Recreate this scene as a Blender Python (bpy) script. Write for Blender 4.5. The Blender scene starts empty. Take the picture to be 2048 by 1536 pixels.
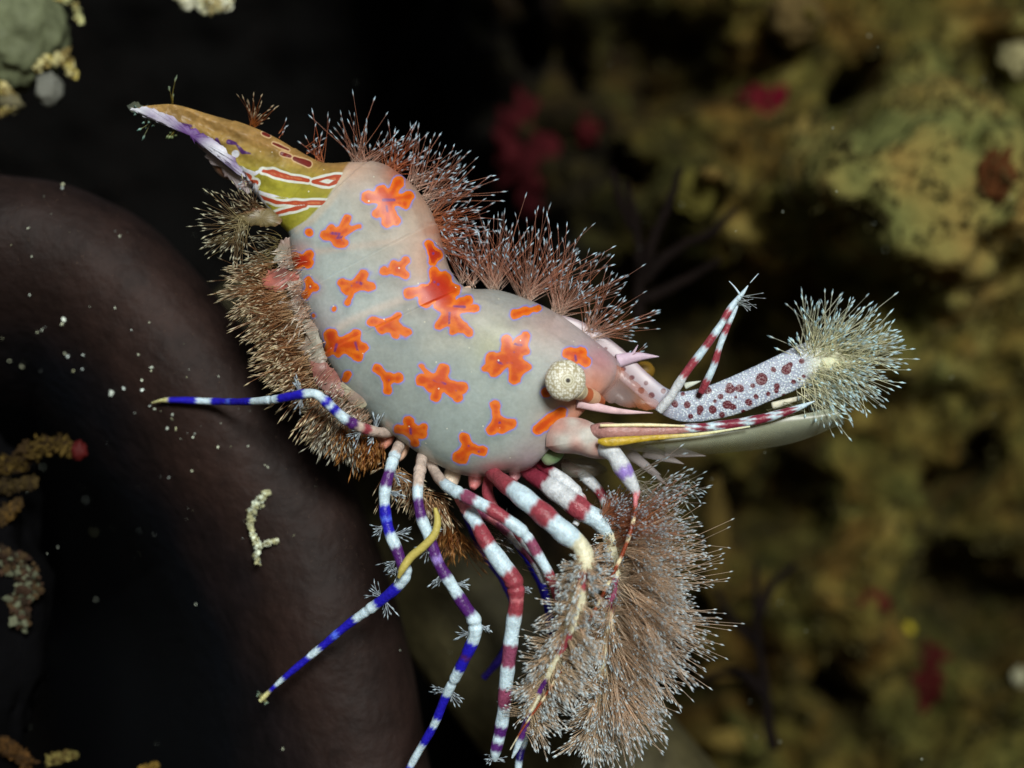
import bpy, math, random
import numpy as np
from mathutils import Vector, noise as mn

random.seed(7)
rng = np.random.default_rng(11)
SC = bpy.context.scene
COL = SC.collection

# ------------------------------------------------------------------ camera, world, sun, exposure
D = 4.0                                   # camera distance to the shrimp's mid plane; 1 unit = 1000 photo pixels there
cam = bpy.data.cameras.new('camera')
cam_o = bpy.data.objects.new('camera', cam); COL.objects.link(cam_o)
cam_o.location = (0, -D, 0); cam_o.rotation_euler = (math.radians(90), 0, 0)
cam.sensor_width = 36.0; cam.lens = 36.0 * D / 2.048
cam.clip_start = 0.05; cam.clip_end = 100
cam.dof.use_dof = True; cam.dof.focus_distance = D - 0.07; cam.dof.aperture_fstop = 0.58
SC.camera = cam_o

SUN_DIR = Vector((0.17, -0.90, 0.36)).normalized()      # towards the light
world = bpy.data.worlds.new('World'); SC.world = world; world.use_nodes = True
wn = world.node_tree.nodes; wl = world.node_tree.links
sky = wn.new('ShaderNodeTexSky'); sky.sky_type = 'NISHITA'; sky.sun_disc = False
sky.sun_elevation = math.asin(SUN_DIR.z); sky.sun_rotation = math.atan2(SUN_DIR.x, SUN_DIR.y)
wl.new(sky.outputs[0], wn['Background'].inputs['Color'])
wn['Background'].inputs['Strength'].default_value = 0.03

sun = bpy.data.lights.new('sun', 'SUN'); sun.energy = 4.4; sun.angle = math.radians(14.0); sun.color = (1.0, 1.0, 0.965)
sun_o = bpy.data.objects.new('sun', sun); COL.objects.link(sun_o)
sun_o.rotation_euler = SUN_DIR.to_track_quat('Z', 'Y').to_euler(); sun_o.location = (2, -3, 3)

SC.view_settings.view_transform = 'Standard'; SC.view_settings.look = 'None'
SC.view_settings.exposure = 0.0; SC.view_settings.gamma = 1.0
SC.view_settings.use_curve_mapping = False
SC.render.engine = 'CYCLES'
SC.cycles.use_denoising = True
SC.cycles.max_bounces = 6; SC.cycles.transparent_max_bounces = 12
SC.cycles.caustics_reflective = False; SC.cycles.caustics_refractive = False

# ------------------------------------------------------------------ helpers
def lin(c):
    c = np.asarray(c, float) / 255.0
    return np.where(c <= 0.04045, c / 12.92, ((c + 0.055) / 1.055) ** 2.4)

def W(px, py, y=0.0):                      # a point at depth y that stands at photo pixel (px, py)
    k = (D + y) / D / 1000.0
    return np.array([(px - 1024) * k, y, (768 - py) * k])

def Z1(x, y): return 240 + x * .390625, 150 + y * .390625
def Z2(x, y): return 560 + x * .390625, 350 + y * .390625
def Z3(x, y): return 1000 + x * .439453, 500 + y * .439453
def Z4(x, y): return 280 + x * .351563, 650 + y * .351563
def Z5(x, y): return 700 + x * .390625, 850 + y * .390625

def tag(o, label=None, cat=None, group=None, kind=None):
    if label: o['label'] = label
    if cat: o['category'] = cat
    if group: o['group'] = group
    if kind: o['kind'] = kind
    return o

def empty(name, loc):
    o = bpy.data.objects.new(name, None); COL.objects.link(o); o.location = loc
    o.empty_display_size = 0.05
    return o

def catmull(P, n):
    P = np.asarray(P, float)
    d = np.r_[0, np.cumsum(np.sqrt(np.maximum(np.linalg.norm(np.diff(P[:, :3], axis=0), axis=1), 1e-9)))]
    t = np.linspace(0, d[-1], n)
    m = np.gradient(P, d, axis=0) if len(P) > 2 else np.repeat((P[1:] - P[:1]) / d[-1], 2, 0)
    i = np.clip(np.searchsorted(d, t, side='right') - 1, 0, len(d) - 2)
    h = (d[i + 1] - d[i])[:, None]; s = ((t - d[i])[:, None]) / h
    return ((2*s**3 - 3*s**2 + 1) * P[i] + (s**3 - 2*s**2 + s) * h * m[i]
            + (-2*s**3 + 3*s**2) * P[i + 1] + (s**3 - s**2) * h * m[i + 1])

class Geo:
    def __init__(s): s.v = []; s.f = []; s.c = []; s.n = 0
    def add(s, v, f, c=None):
        v = np.asarray(v, float); s.v.append(v)
        s.f += [tuple(int(i) + s.n for i in q) for q in f] if not isinstance(f, np.ndarray) else (f + s.n).tolist()
        s.n += len(v)
        if c is None: c = (1, 1, 1)
        c = np.asarray(c, float)
        if c.ndim == 1: c = np.repeat(c[None, :3], len(v), 0)
        s.c.append(c)
    def build(s, name, mat, parent=None, smooth=True, attrs=None):
        me = bpy.data.meshes.new(name)
        V = np.concatenate(s.v); me.from_pydata(V.tolist(), [], s.f)
        if smooth: me.polygons.foreach_set('use_smooth', np.ones(len(me.polygons), bool))
        c = np.concatenate(s.c); c4 = np.ones((len(c), 4)); c4[:, :3] = c
        a = me.attributes.new('Col', 'FLOAT_COLOR', 'POINT'); a.data.foreach_set('color', c4.ravel())
        for k, arr in (attrs or {}).items():
            a = me.attributes.new(k, 'FLOAT', 'POINT'); a.data.foreach_set('value', np.asarray(arr, np.float32))
        me.update()
        o = bpy.data.objects.new(name, me); COL.objects.link(o)
        me.materials.append(mat)
        if parent is not None:
            o.parent = parent
            off = Vector((0, 0, 0)); p = parent
            while p is not None: off += p.location; p = p.parent
            o.location = -off
        return o

def frames(P):
    T = np.gradient(P, axis=0); T /= np.linalg.norm(T, axis=1)[:, None] + 1e-12
    N = np.zeros_like(T); ref = np.array([0, -1.0, 0])
    for i in range(len(P)):
        n = ref - T[i] * np.dot(ref, T[i]); l = np.linalg.norm(n)
        if l < 1e-3: n = N[i - 1] if i else np.array([1.0, 0, 0]); l = np.linalg.norm(n)
        N[i] = n / l
    return T, N, np.cross(T, N)

def tube(g, P, R, sides=12, cols=(1, 1, 1), flat=1.0, cap=True):
    """a tapering tube; flat scales the thickness towards the viewer's axis (y)"""
    P = np.asarray(P, float); n = len(P); R = np.broadcast_to(np.asarray(R, float), (n,))
    T, N, B = frames(P)
    a = np.linspace(0, 2 * math.pi, sides, endpoint=False)
    V = P[:, None] + R[:, None, None] * (np.cos(a)[None, :, None] * N[:, None] * flat + np.sin(a)[None, :, None] * B[:, None])
    V = V.reshape(-1, 3)
    c = np.asarray(cols, float)
    C = np.repeat(c[None], n * sides, 0) if c.ndim == 1 else np.repeat(c, sides, 0)
    i = np.arange(n - 1)[:, None] * sides; j = np.arange(sides)[None]; j2 = (j + 1) % sides
    F = np.stack([i + j, i + j2, i + sides + j2, i + sides + j], -1).reshape(-1, 4).tolist()
    if cap:
        F += [list(range(sides))[::-1], list(range((n - 1) * sides, n * sides))]
    g.add(V, F, C)

def fbm(p, octv=4, lac=2.1, H=1.0):
    return mn.fractal(Vector(p), H, lac, octv)

def sphere_grid(nu, nv):
    V = [(0, 0, 1)]
    for i in range(1, nu):
        th = math.pi * i / nu
        for j in range(nv):
            ph = 2 * math.pi * j / nv
            V.append((math.sin(th) * math.cos(ph), math.sin(th) * math.sin(ph), math.cos(th)))
    V.append((0, 0, -1)); F = []
    for j in range(nv): F.append((0, 1 + j, 1 + (j + 1) % nv))
    for i in range(nu - 2):
        for j in range(nv):
            a = 1 + i * nv + j; b = 1 + i * nv + (j + 1) % nv
            F.append((a, a + nv, b + nv, b))
    L = len(V) - 1; s = 1 + (nu - 2) * nv
    for j in range(nv): F.append((s + j, L, s + (j + 1) % nv))
    return np.array(V), F

def blob(g, c, r, amp=0.2, freq=2.0, seed=0, res=24, col=(1, 1, 1), rot=0.0, octv=4):
    V, F = sphere_grid(res // 2 * 1 + 4, res + 4)
    r = np.broadcast_to(np.asarray(r, float), (3,))
    s = np.array([1 + amp * fbm((v * freq + seed * 7.3).tolist(), octv) for v in V])
    V = V * s[:, None] * r
    ca, sa = math.cos(rot), math.sin(rot)
    x = V[:, 0] * ca - V[:, 2] * sa; z = V[:, 0] * sa + V[:, 2] * ca
    V = np.stack([x, V[:, 1], z], 1) + np.asarray(c)
    g.add(V, F, col)

def setae(g, B, Dr, L, cols, r=0.0006, bulb=3.6, bend=None, blen=0.012):
    """many fine bristles at once: B bases, Dr directions, L lengths; colours at base, middle and swollen tip"""
    B = np.asarray(B, float); N = len(B)
    Dr = Dr / (np.linalg.norm(Dr, axis=1)[:, None] + 1e-9); L = np.broadcast_to(np.asarray(L, float), (N,))
    if bend is None: bend = rng.normal(0, .10, (N, 3))
    tb = 1 - np.minimum(blen / L, .4)
    ts = np.stack([np.zeros(N), .33 * tb, .68 * tb, tb, (tb + 1) / 2, np.ones(N)], 1)
    rs = np.array([1.15, .95, .8, .7, bulb, .25]) * r
    side = np.cross(Dr, np.array([0.03, 1, 0.02])); side /= np.linalg.norm(side, axis=1)[:, None] + 1e-9
    up = np.cross(side, Dr)
    P = B[:, None] + Dr[:, None] * (ts * L[:, None])[..., None] + bend[:, None] * ((ts ** 2) * L[:, None])[..., None]
    a = np.array([0, 2.0944, 4.18879])
    V = P[:, :, None] + rs[None, :, None, None] * (np.cos(a)[None, None, :, None] * side[:, None, None] + np.sin(a)[None, None, :, None] * up[:, None, None])
    V = V.reshape(-1, 3)
    cb, cm, ct = [np.asarray(c) for c in cols]
    ring = np.stack([cb, cb * .5 + cm * .5, cm, cm * .8 + ct * .2, ct, ct], 0)
    C = np.repeat(np.broadcast_to(ring[None], (N, 6, 3)) * rng.uniform(.65, 1.25, (N, 1, 1)), 3, axis=1).reshape(-1, 3)
    base = (np.arange(N) * 18)[:, None, None]; k = (np.arange(5) * 3)[None, :, None]; j = np.arange(3)[None, None]; j2 = (j + 1) % 3
    F = np.stack([base + k + j, base + k + j2, base + k + 3 + j2, base + k + 3 + j], -1).reshape(-1, 4)
    g.add(V, F, C)

def rand_dirs(n, a0, a1, ysp=.45, ymean=-.1):
    a = np.radians(rng.uniform(a0, a1, n)); y = rng.normal(ymean, ysp, n)
    return np.stack([np.cos(a), y, np.sin(a)], 1)

# ------------------------------------------------------------------ materials
def mat(name):
    m = bpy.data.materials.new(name); m.use_nodes = True
    return m, m.node_tree.nodes, m.node_tree.links, m.node_tree.nodes['Principled BSDF']

def col_mat(name, rough=.45, spec=.35, sss=0, bump=0, bscale=60, noise_mix=0.0, nscale=30, trans=0.0, coat=0.0):
    m, n, l, b = mat(name)
    at = n.new('ShaderNodeAttribute'); at.attribute_name = 'Col'
    out = at.outputs['Color']
    tc = n.new('ShaderNodeTexCoord')
    if noise_mix:
        nz = n.new('ShaderNodeTexNoise'); nz.inputs['Scale'].default_value = nscale; nz.inputs['Detail'].default_value = 7; nz.inputs['Roughness'].default_value = .72
        l.new(tc.outputs['Object'], nz.inputs['Vector'])
        mr = n.new('ShaderNodeMapRange'); mr.inputs[1].default_value = .3; mr.inputs[2].default_value = .7
        mr.inputs[3].default_value = 1 - noise_mix; mr.inputs[4].default_value = 1 + noise_mix
        l.new(nz.outputs[0], mr.inputs[0])
        mx = n.new('ShaderNodeVectorMath'); mx.operation = 'SCALE'
        l.new(out, mx.inputs[0]); l.new(mr.outputs[0], mx.inputs['Scale']); out = mx.outputs[0]
    l.new(out, b.inputs['Base Color'])
    b.inputs['Roughness'].default_value = rough; b.inputs['Specular IOR Level'].default_value = spec
    if coat: b.inputs['Coat Weight'].default_value = coat; b.inputs['Coat Roughness'].default_value = .15
    if sss:
        b.inputs['Subsurface Weight'].default_value = sss; b.inputs['Subsurface Radius'].default_value = (1, .8, .6)
        b.inputs['Subsurface Scale'].default_value = .012
    if bump:
        nb = n.new('ShaderNodeTexNoise'); nb.inputs['Scale'].default_value = bscale; nb.inputs['Detail'].default_value = 5
        l.new(tc.outputs['Object'], nb.inputs['Vector'])
        bp = n.new('ShaderNodeBump'); bp.inputs['Strength'].default_value = bump; bp.inputs['Distance'].default_value = .01
        l.new(nb.outputs[0], bp.inputs['Height']); l.new(bp.outputs[0], b.inputs['Normal'])
    if trans:
        tr = n.new('ShaderNodeBsdfTransparent'); ms = n.new('ShaderNodeMixShader'); ms.inputs[0].default_value = trans
        l.new(b.outputs[0], ms.inputs[1]); l.new(tr.outputs[0], ms.inputs[2])
        l.new(ms.outputs[0], n['Material Output'].inputs['Surface'])
    return m

M_LEG = col_mat('banded_leg_shell', .36, .35, sss=.5, bump=.3, bscale=150, noise_mix=.30, nscale=90)
def seta_material():
    m, n, l, b = mat('bristle')
    at = n.new('ShaderNodeAttribute'); at.attribute_name = 'Col'; l.new(at.outputs['Color'], b.inputs['Base Color'])
    b.inputs['Roughness'].default_value = .35; b.inputs['Specular IOR Level'].default_value = .5
    tr = n.new('ShaderNodeBsdfTranslucent'); l.new(at.outputs['Color'], tr.inputs['Color'])
    ms = n.new('ShaderNodeMixShader'); ms.inputs[0].default_value = .5
    l.new(b.outputs[0], ms.inputs[1]); l.new(tr.outputs[0], ms.inputs[2]); l.new(ms.outputs[0], n['Material Output'].inputs['Surface'])
    return m
M_SETA = seta_material()
M_PALE = col_mat('pale_shell', .5, .25, sss=.25, noise_mix=.20, nscale=40)
M_PLATE = col_mat('side_plate_shell', .4, .35, trans=.3, noise_mix=.3, nscale=50)
M_CLEAR = col_mat('clear_shell', .3, .5, trans=.72, noise_mix=.2, nscale=14)
M_ROCK = col_mat('crusted_rock', .9, .05, bump=.5, bscale=25, noise_mix=.55, nscale=9)
M_SPONGE = col_mat('smooth_sponge', .65, .16, bump=.5, bscale=34, noise_mix=.42, nscale=13)
M_CRUST = col_mat('pale_crust', .7, .3, bump=.5, bscale=60, noise_mix=.45, nscale=45)
M_ALGA = col_mat('seaweed', .9, .08, noise_mix=.35, nscale=20)
M_WORM = col_mat('worm_skin', .5, .3, noise_mix=.2, nscale=160, bump=.2, bscale=200)

def smooth_step(n, l, fac, a, b):
    r = n.new('ShaderNodeMapRange'); r.interpolation_type = 'SMOOTHSTEP'
    r.inputs[1].default_value = a; r.inputs[2].default_value = b
    l.new(fac, r.inputs[0]); return r.outputs[0]

def body_material():
    m, n, l, b = mat('spotted_carapace')
    def A(name):
        a = n.new('ShaderNodeAttribute'); a.attribute_name = name; return a
    tc = n.new('ShaderNodeTexCoord')
    nz = n.new('ShaderNodeTexNoise'); nz.inputs['Scale'].default_value = 5; nz.inputs['Detail'].default_value = 5
    l.new(tc.outputs['Object'], nz.inputs['Vector'])
    mr = n.new('ShaderNodeMapRange'); mr.inputs[1].default_value = .3; mr.inputs[2].default_value = .7; mr.inputs[3].default_value = .84; mr.inputs[4].default_value = 1.12
    l.new(nz.outputs[0], mr.inputs[0])
    n2 = n.new('ShaderNodeTexNoise'); n2.inputs['Scale'].default_value = 160; n2.inputs['Detail'].default_value = 2
    l.new(tc.outputs['Object'], n2.inputs['Vector'])
    mr2 = n.new('ShaderNodeMapRange'); mr2.inputs[1].default_value = .3; mr2.inputs[2].default_value = .7; mr2.inputs[3].default_value = .95; mr2.inputs[4].default_value = 1.05
    l.new(n2.outputs[0], mr2.inputs[0])
    mu = n.new('ShaderNodeMath'); mu.operation = 'MULTIPLY'; l.new(mr.outputs[0], mu.inputs[0]); l.new(mr2.outputs[0], mu.inputs[1])
    sc = n.new('ShaderNodeVectorMath'); sc.operation = 'SCALE'
    l.new(A('Col').outputs['Color'], sc.inputs[0]); l.new(mu.outputs[0], sc.inputs['Scale'])
    cur = sc.outputs[0]
    def over(cur, fac, rgb):
        x = n.new('ShaderNodeMix'); x.data_type = 'RGBA'
        l.new(fac, x.inputs['Factor']); l.new(cur, x.inputs['A']); x.inputs['B'].default_value = (*lin(rgb), 1)
        return x.outputs['Result']
    # tail: white margins then red and violet stripes
    for nm, w, rgb in (('red', 4.6, (205, 210, 200)), ('red', 0.0, (168, 72, 44)), ('redcore', 0.0, (190, 110, 70)),
                       ('white', 0.0, (205, 208, 215)), ('violet', 0.0, (70, 36, 92)), ('maroon', 2.5, (190, 160, 120)), ('maroon', 0, (104, 34, 28))):
        cur = over(cur, smooth_step(n, l, A(nm).outputs['Fac'], w + 1.2, w - 1.2), rgb)
    # carapace: blue margin, orange blotch, violet core
    cur = over(cur, smooth_step(n, l, A('spot').outputs['Fac'], 5.2, -.4), (126, 130, 198))
    cur = over(cur, smooth_step(n, l, A('spot').outputs['Fac'], 1.0, -1.2), (206, 108, 24))
    cur = over(cur, smooth_step(n, l, A('spot').outputs['Fac'], -1.5, -10.0), (184, 70, 18))
    cur = over(cur, smooth_step(n, l, A('deep').outputs['Fac'], 6.0, -16.0), (166, 44, 22))
    cur = over(cur, smooth_step(n, l, A('core').outputs['Fac'], 1.8, -1.2), (118, 54, 104))
    vf = n.new('ShaderNodeTexVoronoi'); vf.inputs['Scale'].default_value = 34; vf.inputs['Randomness'].default_value = 1
    l.new(tc.outputs['Object'], vf.inputs['Vector'])
    cur = over(cur, smooth_step(n, l, vf.outputs['Distance'], .075, .04), (206, 208, 190))
    n5 = n.new('ShaderNodeTexNoise'); n5.inputs['Scale'].default_value = 70; n5.inputs['Detail'].default_value = 4; l.new(tc.outputs['Object'], n5.inputs['Vector'])
    m5 = n.new('ShaderNodeMapRange'); m5.inputs[1].default_value = .3; m5.inputs[2].default_value = .7; m5.inputs[3].default_value = .93; m5.inputs[4].default_value = 1.06; l.new(n5.outputs[0], m5.inputs[0])
    s5 = n.new('ShaderNodeVectorMath'); s5.operation = 'SCALE'; l.new(cur, s5.inputs[0]); l.new(m5.outputs[0], s5.inputs['Scale']); cur = s5.outputs[0]
    l.new(cur, b.inputs['Base Color'])
    b.inputs['Roughness'].default_value = .46; b.inputs['Specular IOR Level'].default_value = .18
    b.inputs['Coat Weight'].default_value = .06; b.inputs['Coat Roughness'].default_value = .2
    b.inputs['Subsurface Weight'].default_value = .45; b.inputs['Subsurface Scale'].default_value = .016
    b.inputs['Subsurface Radius'].default_value = (1, .8, .6)
    n4 = n.new('ShaderNodeTexNoise'); n4.inputs['Scale'].default_value = 26; n4.inputs['Detail'].default_value = 5
    l.new(tc.outputs['Object'], n4.inputs['Vector'])
    sm = n.new('ShaderNodeMath'); sm.operation = 'MULTIPLY_ADD'; sm.inputs[1].default_value = .12; l.new(n2.outputs[0], sm.inputs[0]); l.new(n4.outputs[0], sm.inputs[2])
    bp = n.new('ShaderNodeBump'); bp.inputs['Strength'].default_value = .14; bp.inputs['Distance'].default_value = .012
    l.new(sm.outputs[0], bp.inputs['Height']); l.new(bp.outputs[0], b.inputs['Normal'])
    tr = n.new('ShaderNodeBsdfTransparent'); ms = n.new('ShaderNodeMixShader')
    op = n.new('ShaderNodeMapRange'); op.inputs[1].default_value = -2; op.inputs[2].default_value = 4; op.inputs[3].default_value = .04; op.inputs[4].default_value = .34   # pigment is opaque, bare shell is glassy
    l.new(A('spot').outputs['Fac'], op.inputs[0])
    tl = n.new('ShaderNodeMath'); tl.operation = 'MULTIPLY'; l.new(op.outputs[0], tl.inputs[0]); l.new(A('glass').outputs['Fac'], tl.inputs[1])
    l.new(tl.outputs[0], ms.inputs[0]); l.new(b.outputs[0], ms.inputs[1]); l.new(tr.outputs[0], ms.inputs[2])
    l.new(ms.outputs[0], n['Material Output'].inputs['Surface'])
    return m
M_BODY = body_material()

def eye_material():
    m, n, l, b = mat('speckled_eye')
    tc = n.new('ShaderNodeTexCoord')
    v = n.new('ShaderNodeTexVoronoi'); v.inputs['Scale'].default_value = 210; v.inputs['Randomness'].default_value = .6
    l.new(tc.outputs['Object'], v.inputs['Vector'])
    f = smooth_step(n, l, v.outputs['Distance'], .62, .3)
    x = n.new('ShaderNodeMix'); x.data_type = 'RGBA'; l.new(f, x.inputs['Factor'])
    x.inputs['A'].default_value = (*lin((160, 152, 122)), 1); x.inputs['B'].default_value = (*lin((222, 224, 212)), 1)
    a = n.new('ShaderNodeAttribute'); a.attribute_name = 'centre'
    wv = n.new('ShaderNodeMath'); wv.operation = 'SINE'
    ms = n.new('ShaderNodeMath'); ms.operation = 'MULTIPLY'; ms.inputs[1].default_value = 78.0
    l.new(a.outputs['Fac'], ms.inputs[0]); l.new(ms.outputs[0], wv.inputs[0])
    rr = n.new('ShaderNodeMapRange'); rr.inputs[1].default_value = -1; l.new(wv.outputs[0], rr.inputs[0])
    y = n.new('ShaderNodeMix'); y.data_type = 'RGBA'; l.new(rr.outputs[0], y.inputs['Factor'])
    y.inputs['A'].default_value = (*lin((150, 142, 110)), 1); y.inputs['B'].default_value = (*lin((205, 205, 185)), 1)
    c = n.new('ShaderNodeMix'); c.data_type = 'RGBA'; l.new(smooth_step(n, l, a.outputs['Fac'], .30, .18), c.inputs['Factor'])
    l.new(x.outputs['Result'], c.inputs['A']); l.new(y.outputs['Result'], c.inputs['B'])
    d = n.new('ShaderNodeMix'); d.data_type = 'RGBA'; l.new(smooth_step(n, l, a.outputs['Fac'], .09, .05), d.inputs['Factor'])
    l.new(c.outputs['Result'], d.inputs['A']); d.inputs['B'].default_value = (*lin((38, 34, 26)), 1)
    l.new(d.outputs['Result'], b.inputs['Base Color'])
    b.inputs['Roughness'].default_value = .45; b.inputs['Specular IOR Level'].default_value = .25
    return m
M_EYE = eye_material()

def rostrum_material():
    m, n, l, b = mat('granular_spotted_blade')
    at = n.new('ShaderNodeAttribute'); at.attribute_name = 'Col'
    gr = n.new('ShaderNodeAttribute'); gr.attribute_name = 'grain'
    sp = n.new('ShaderNodeAttribute'); sp.attribute_name = 'spot'
    tc = n.new('ShaderNodeTexCoord')
    v = n.new('ShaderNodeTexVoronoi'); v.inputs['Scale'].default_value = 230
    l.new(tc.outputs['Object'], v.inputs['Vector'])
    f = smooth_step(n, l, v.outputs['Distance'], .62, .25)
    mg = n.new('ShaderNodeMath'); mg.operation = 'MULTIPLY'; l.new(f, mg.inputs[0]); l.new(gr.outputs['Fac'], mg.inputs[1])
    x = n.new('ShaderNodeMix'); x.data_type = 'RGBA'; l.new(mg.outputs[0], x.inputs['Factor'])
    l.new(at.outputs['Color'], x.inputs['A']); x.inputs['B'].default_value = (*lin((196, 208, 214)), 1)
    y = n.new('ShaderNodeMix'); y.data_type = 'RGBA'; l.new(smooth_step(n, l, sp.outputs['Fac'], 1.5, -1.0), y.inputs['Factor'])
    l.new(x.outputs['Result'], y.inputs['A']); y.inputs['B'].default_value = (*lin((84, 26, 36)), 1)
    l.new(y.outputs['Result'], b.inputs['Base Color'])
    bp = n.new('ShaderNodeBump'); bp.inputs['Strength'].default_value = .35; bp.inputs['Distance'].default_value = .006
    l.new(mg.outputs[0], bp.inputs['Height']); l.new(bp.outputs[0], b.inputs['Normal'])
    b.inputs['Roughness'].default_value = .4; b.inputs['Subsurface Weight'].default_value = .1; b.inputs['Subsurface Scale'].default_value = .01
    return m
M_ROSTRUM = rostrum_material()

def wall_material():
    m, n, l, b = mat('overgrown_reef')
    tc = n.new('ShaderNodeTexCoord')
    at = n.new('ShaderNodeAttribute'); at.attribute_name = 'cover_shade'
    nz = n.new('ShaderNodeTexNoise'); nz.inputs['Scale'].default_value = 7; nz.inputs['Detail'].default_value = 8; nz.inputs['Roughness'].default_value = .68
    l.new(tc.outputs['Object'], nz.inputs['Vector'])
    ad = n.new('ShaderNodeMath'); ad.operation = 'ADD'; l.new(nz.outputs[0], ad.inputs[0]); l.new(at.outputs['Fac'], ad.inputs[1])
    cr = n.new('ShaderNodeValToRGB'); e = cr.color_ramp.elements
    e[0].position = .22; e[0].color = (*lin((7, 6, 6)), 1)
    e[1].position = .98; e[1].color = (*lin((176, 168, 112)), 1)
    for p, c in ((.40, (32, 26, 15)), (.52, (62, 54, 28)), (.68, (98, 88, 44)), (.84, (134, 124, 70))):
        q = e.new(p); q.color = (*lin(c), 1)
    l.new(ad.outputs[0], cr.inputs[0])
    n2 = n.new('ShaderNodeTexNoise'); n2.inputs['Scale'].default_value = 4.2; n2.inputs['Detail'].default_value = 4;
    mp = n.new('ShaderNodeMapping'); mp.inputs['Location'].default_value = (4, 9, 2); l.new(tc.outputs['Object'], mp.inputs[0]); l.new(mp.outputs[0], n2.inputs['Vector'])
    hue = n.new('ShaderNodeValToRGB'); h = hue.color_ramp.elements
    h[0].position = .36; h[0].color = (.25, .30, .22, 1); h[1].position = .66; h[1].color = (.42, .30, .20, 1)
    q = h.new(.5); q.color = (.36, .35, .24, 1)
    l.new(n2.outputs[0], hue.inputs[0])
    mm = n.new('ShaderNodeVectorMath'); mm.operation = 'MULTIPLY'; l.new(cr.outputs[0], mm.inputs[0]); l.new(hue.outputs[0], mm.inputs[1])
    l.new(mm.outputs[0], b.inputs['Base Color'])
    bp = n.new('ShaderNodeBump'); bp.inputs['Strength'].default_value = .9; bp.inputs['Distance'].default_value = .05
    n3 = n.new('ShaderNodeTexNoise'); n3.inputs['Scale'].default_value = 22; n3.inputs['Detail'].default_value = 6
    l.new(tc.outputs['Object'], n3.inputs['Vector']); l.new(n3.outputs[0], bp.inputs['Height']); l.new(bp.outputs[0], b.inputs['Normal'])
    b.inputs['Roughness'].default_value = .9; b.inputs['Specular IOR Level'].default_value = .1
    return m
M_WALL = wall_material()

# ------------------------------------------------------------------ the reef wall behind
def build_wall():
    nx, nz = 420, 300
    X = np.linspace(-3.3, 3.3, nx); Zc = np.linspace(-2.3, 2.3, nz)
    XX, ZZ = np.meshgrid(X, Zc, indexing='ij')
    K = 1.35                                        # typical enlargement of the wall's plane over the shrimp's
    PX = XX * 1000 / K + 1024; PY = 768 - ZZ * 1000 / K
    Y = np.full_like(XX, 1.35)
    w1 = np.array([fbm((x * 2.6 + 31, z * 2.6, 5.5), 5, 2.1, .8) for x, z in zip(XX.ravel(), ZZ.ravel())]).reshape(XX.shape)
    w2 = np.array([fbm((x * 2.6 - 17, z * 2.6, 2.5), 5, 2.1, .8) for x, z in zip(XX.ravel(), ZZ.ravel())]).reshape(XX.shape)
    PX = PX + 95 * w1; PY = PY + 95 * w2          # uneven outlines
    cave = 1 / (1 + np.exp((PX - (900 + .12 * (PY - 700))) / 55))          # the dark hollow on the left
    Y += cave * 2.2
    cover_shade = np.zeros_like(XX)
    def g(px, py, r, s=1.0): return np.exp(-(((PX - px) / (r * s)) ** 2 + ((PY - py) / r) ** 2))
    for px, py, r, dp, s in ((1060, 85, 48, 1.1, 1), (1690, 190, 62, 1.3, .7), (1375, 110, 85, .9, 1.1), (1320, 590, 110, 1.0, 1.3), (1560, 1000, 120, 1.3, 1.2),
                             (1990, 1170, 110, 1.1, 1.1), (1430, 1410, 130, 1.2, 1.0), (1700, 1370, 60, 1.0, .8), (960, 470, 80, .9, 1), (1245, 330, 45, .7, .8),
                             (1880, 930, 80, 1.0, .6), (1640, 620, 95, .7, 1.0), (1560, 60, 40, .6, 1), (1180, 120, 40, .5, 1), (1500, 750, 90, .8, 1.4)):
        Y += .5 * dp * g(px, py, r * .85, s); cover_shade -= .12 * g(px, py, r, s)  # pits also get a darker colour, standing in for their shade
    for px, py, r, a, s in ((1800, 430, 250, .36, 1.0), (1720, 540, 150, .24, .7), (1930, 480, 150, .10, 1), (1390, 395, 45, .26, .9), (1560, 420, 100, .12, 1.5),
                            (1700, 950, 110, .10, .6), (1720, 1120, 130, .08, 1), (2030, 110, 55, .2, 1), (1590, 45, 50, .16, 1), (1440, 1060, 40, .12, .8),
                            (1450, 1335, 36, .22, 1.3), (1460, 1480, 40, .22, 1.3), (2000, 1420, 90, .10, 1), (1900, 1500, 70, .08, 1), (1930, 60, 60, .10, 1.4), (1850, 760, 90, .08, 1)):
        Y -= .32 * a / .2 * g(px, py, r, s); cover_shade += a * g(px, py, r, s)
    cover_shade -= .6 * cave + .10 * np.exp(-((PX - 1000) / 220) ** 2) - .19 * np.clip((PX - 1100) / 350, 0, 1) - .02  # the hollow's darkness is painted into the wall colour here
    flat = [fbm((x * 1.15 + 3, z * 1.15, 1.7), 6, 2.15, .75) for x, z in zip(XX.ravel(), ZZ.ravel())]
    f2 = [mn.noise(Vector((x * 5, z * 5, 9.1))) + .6 * mn.noise(Vector((x * 13, z * 13, 4.1))) for x, z in zip(XX.ravel(), ZZ.ravel())]
    Y = Y + .20 * np.array(flat).reshape(Y.shape) + .08 * np.array(f2).reshape(Y.shape)
    Y = np.maximum(Y, .78)
    V = np.stack([XX, Y, ZZ], -1).reshape(-1, 3)
    i = np.arange(nx - 1)[:, None] * nz; j = np.arange(nz - 1)[None]
    F = np.stack([i + j, i + nz + j, i + nz + j + 1, i + j + 1], -1).reshape(-1, 4)
    gg = Geo(); gg.add(V, F)
    o = gg.build('reef_wall', M_WALL, attrs={'cover_shade': cover_shade.ravel()})
    tag(o, 'lumpy reef wall overgrown with olive brown turf behind the shrimp', 'reef wall', kind='structure')
    return X, Zc, Y, cover_shade
WX, WZ, WY, WC = build_wall()

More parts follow.
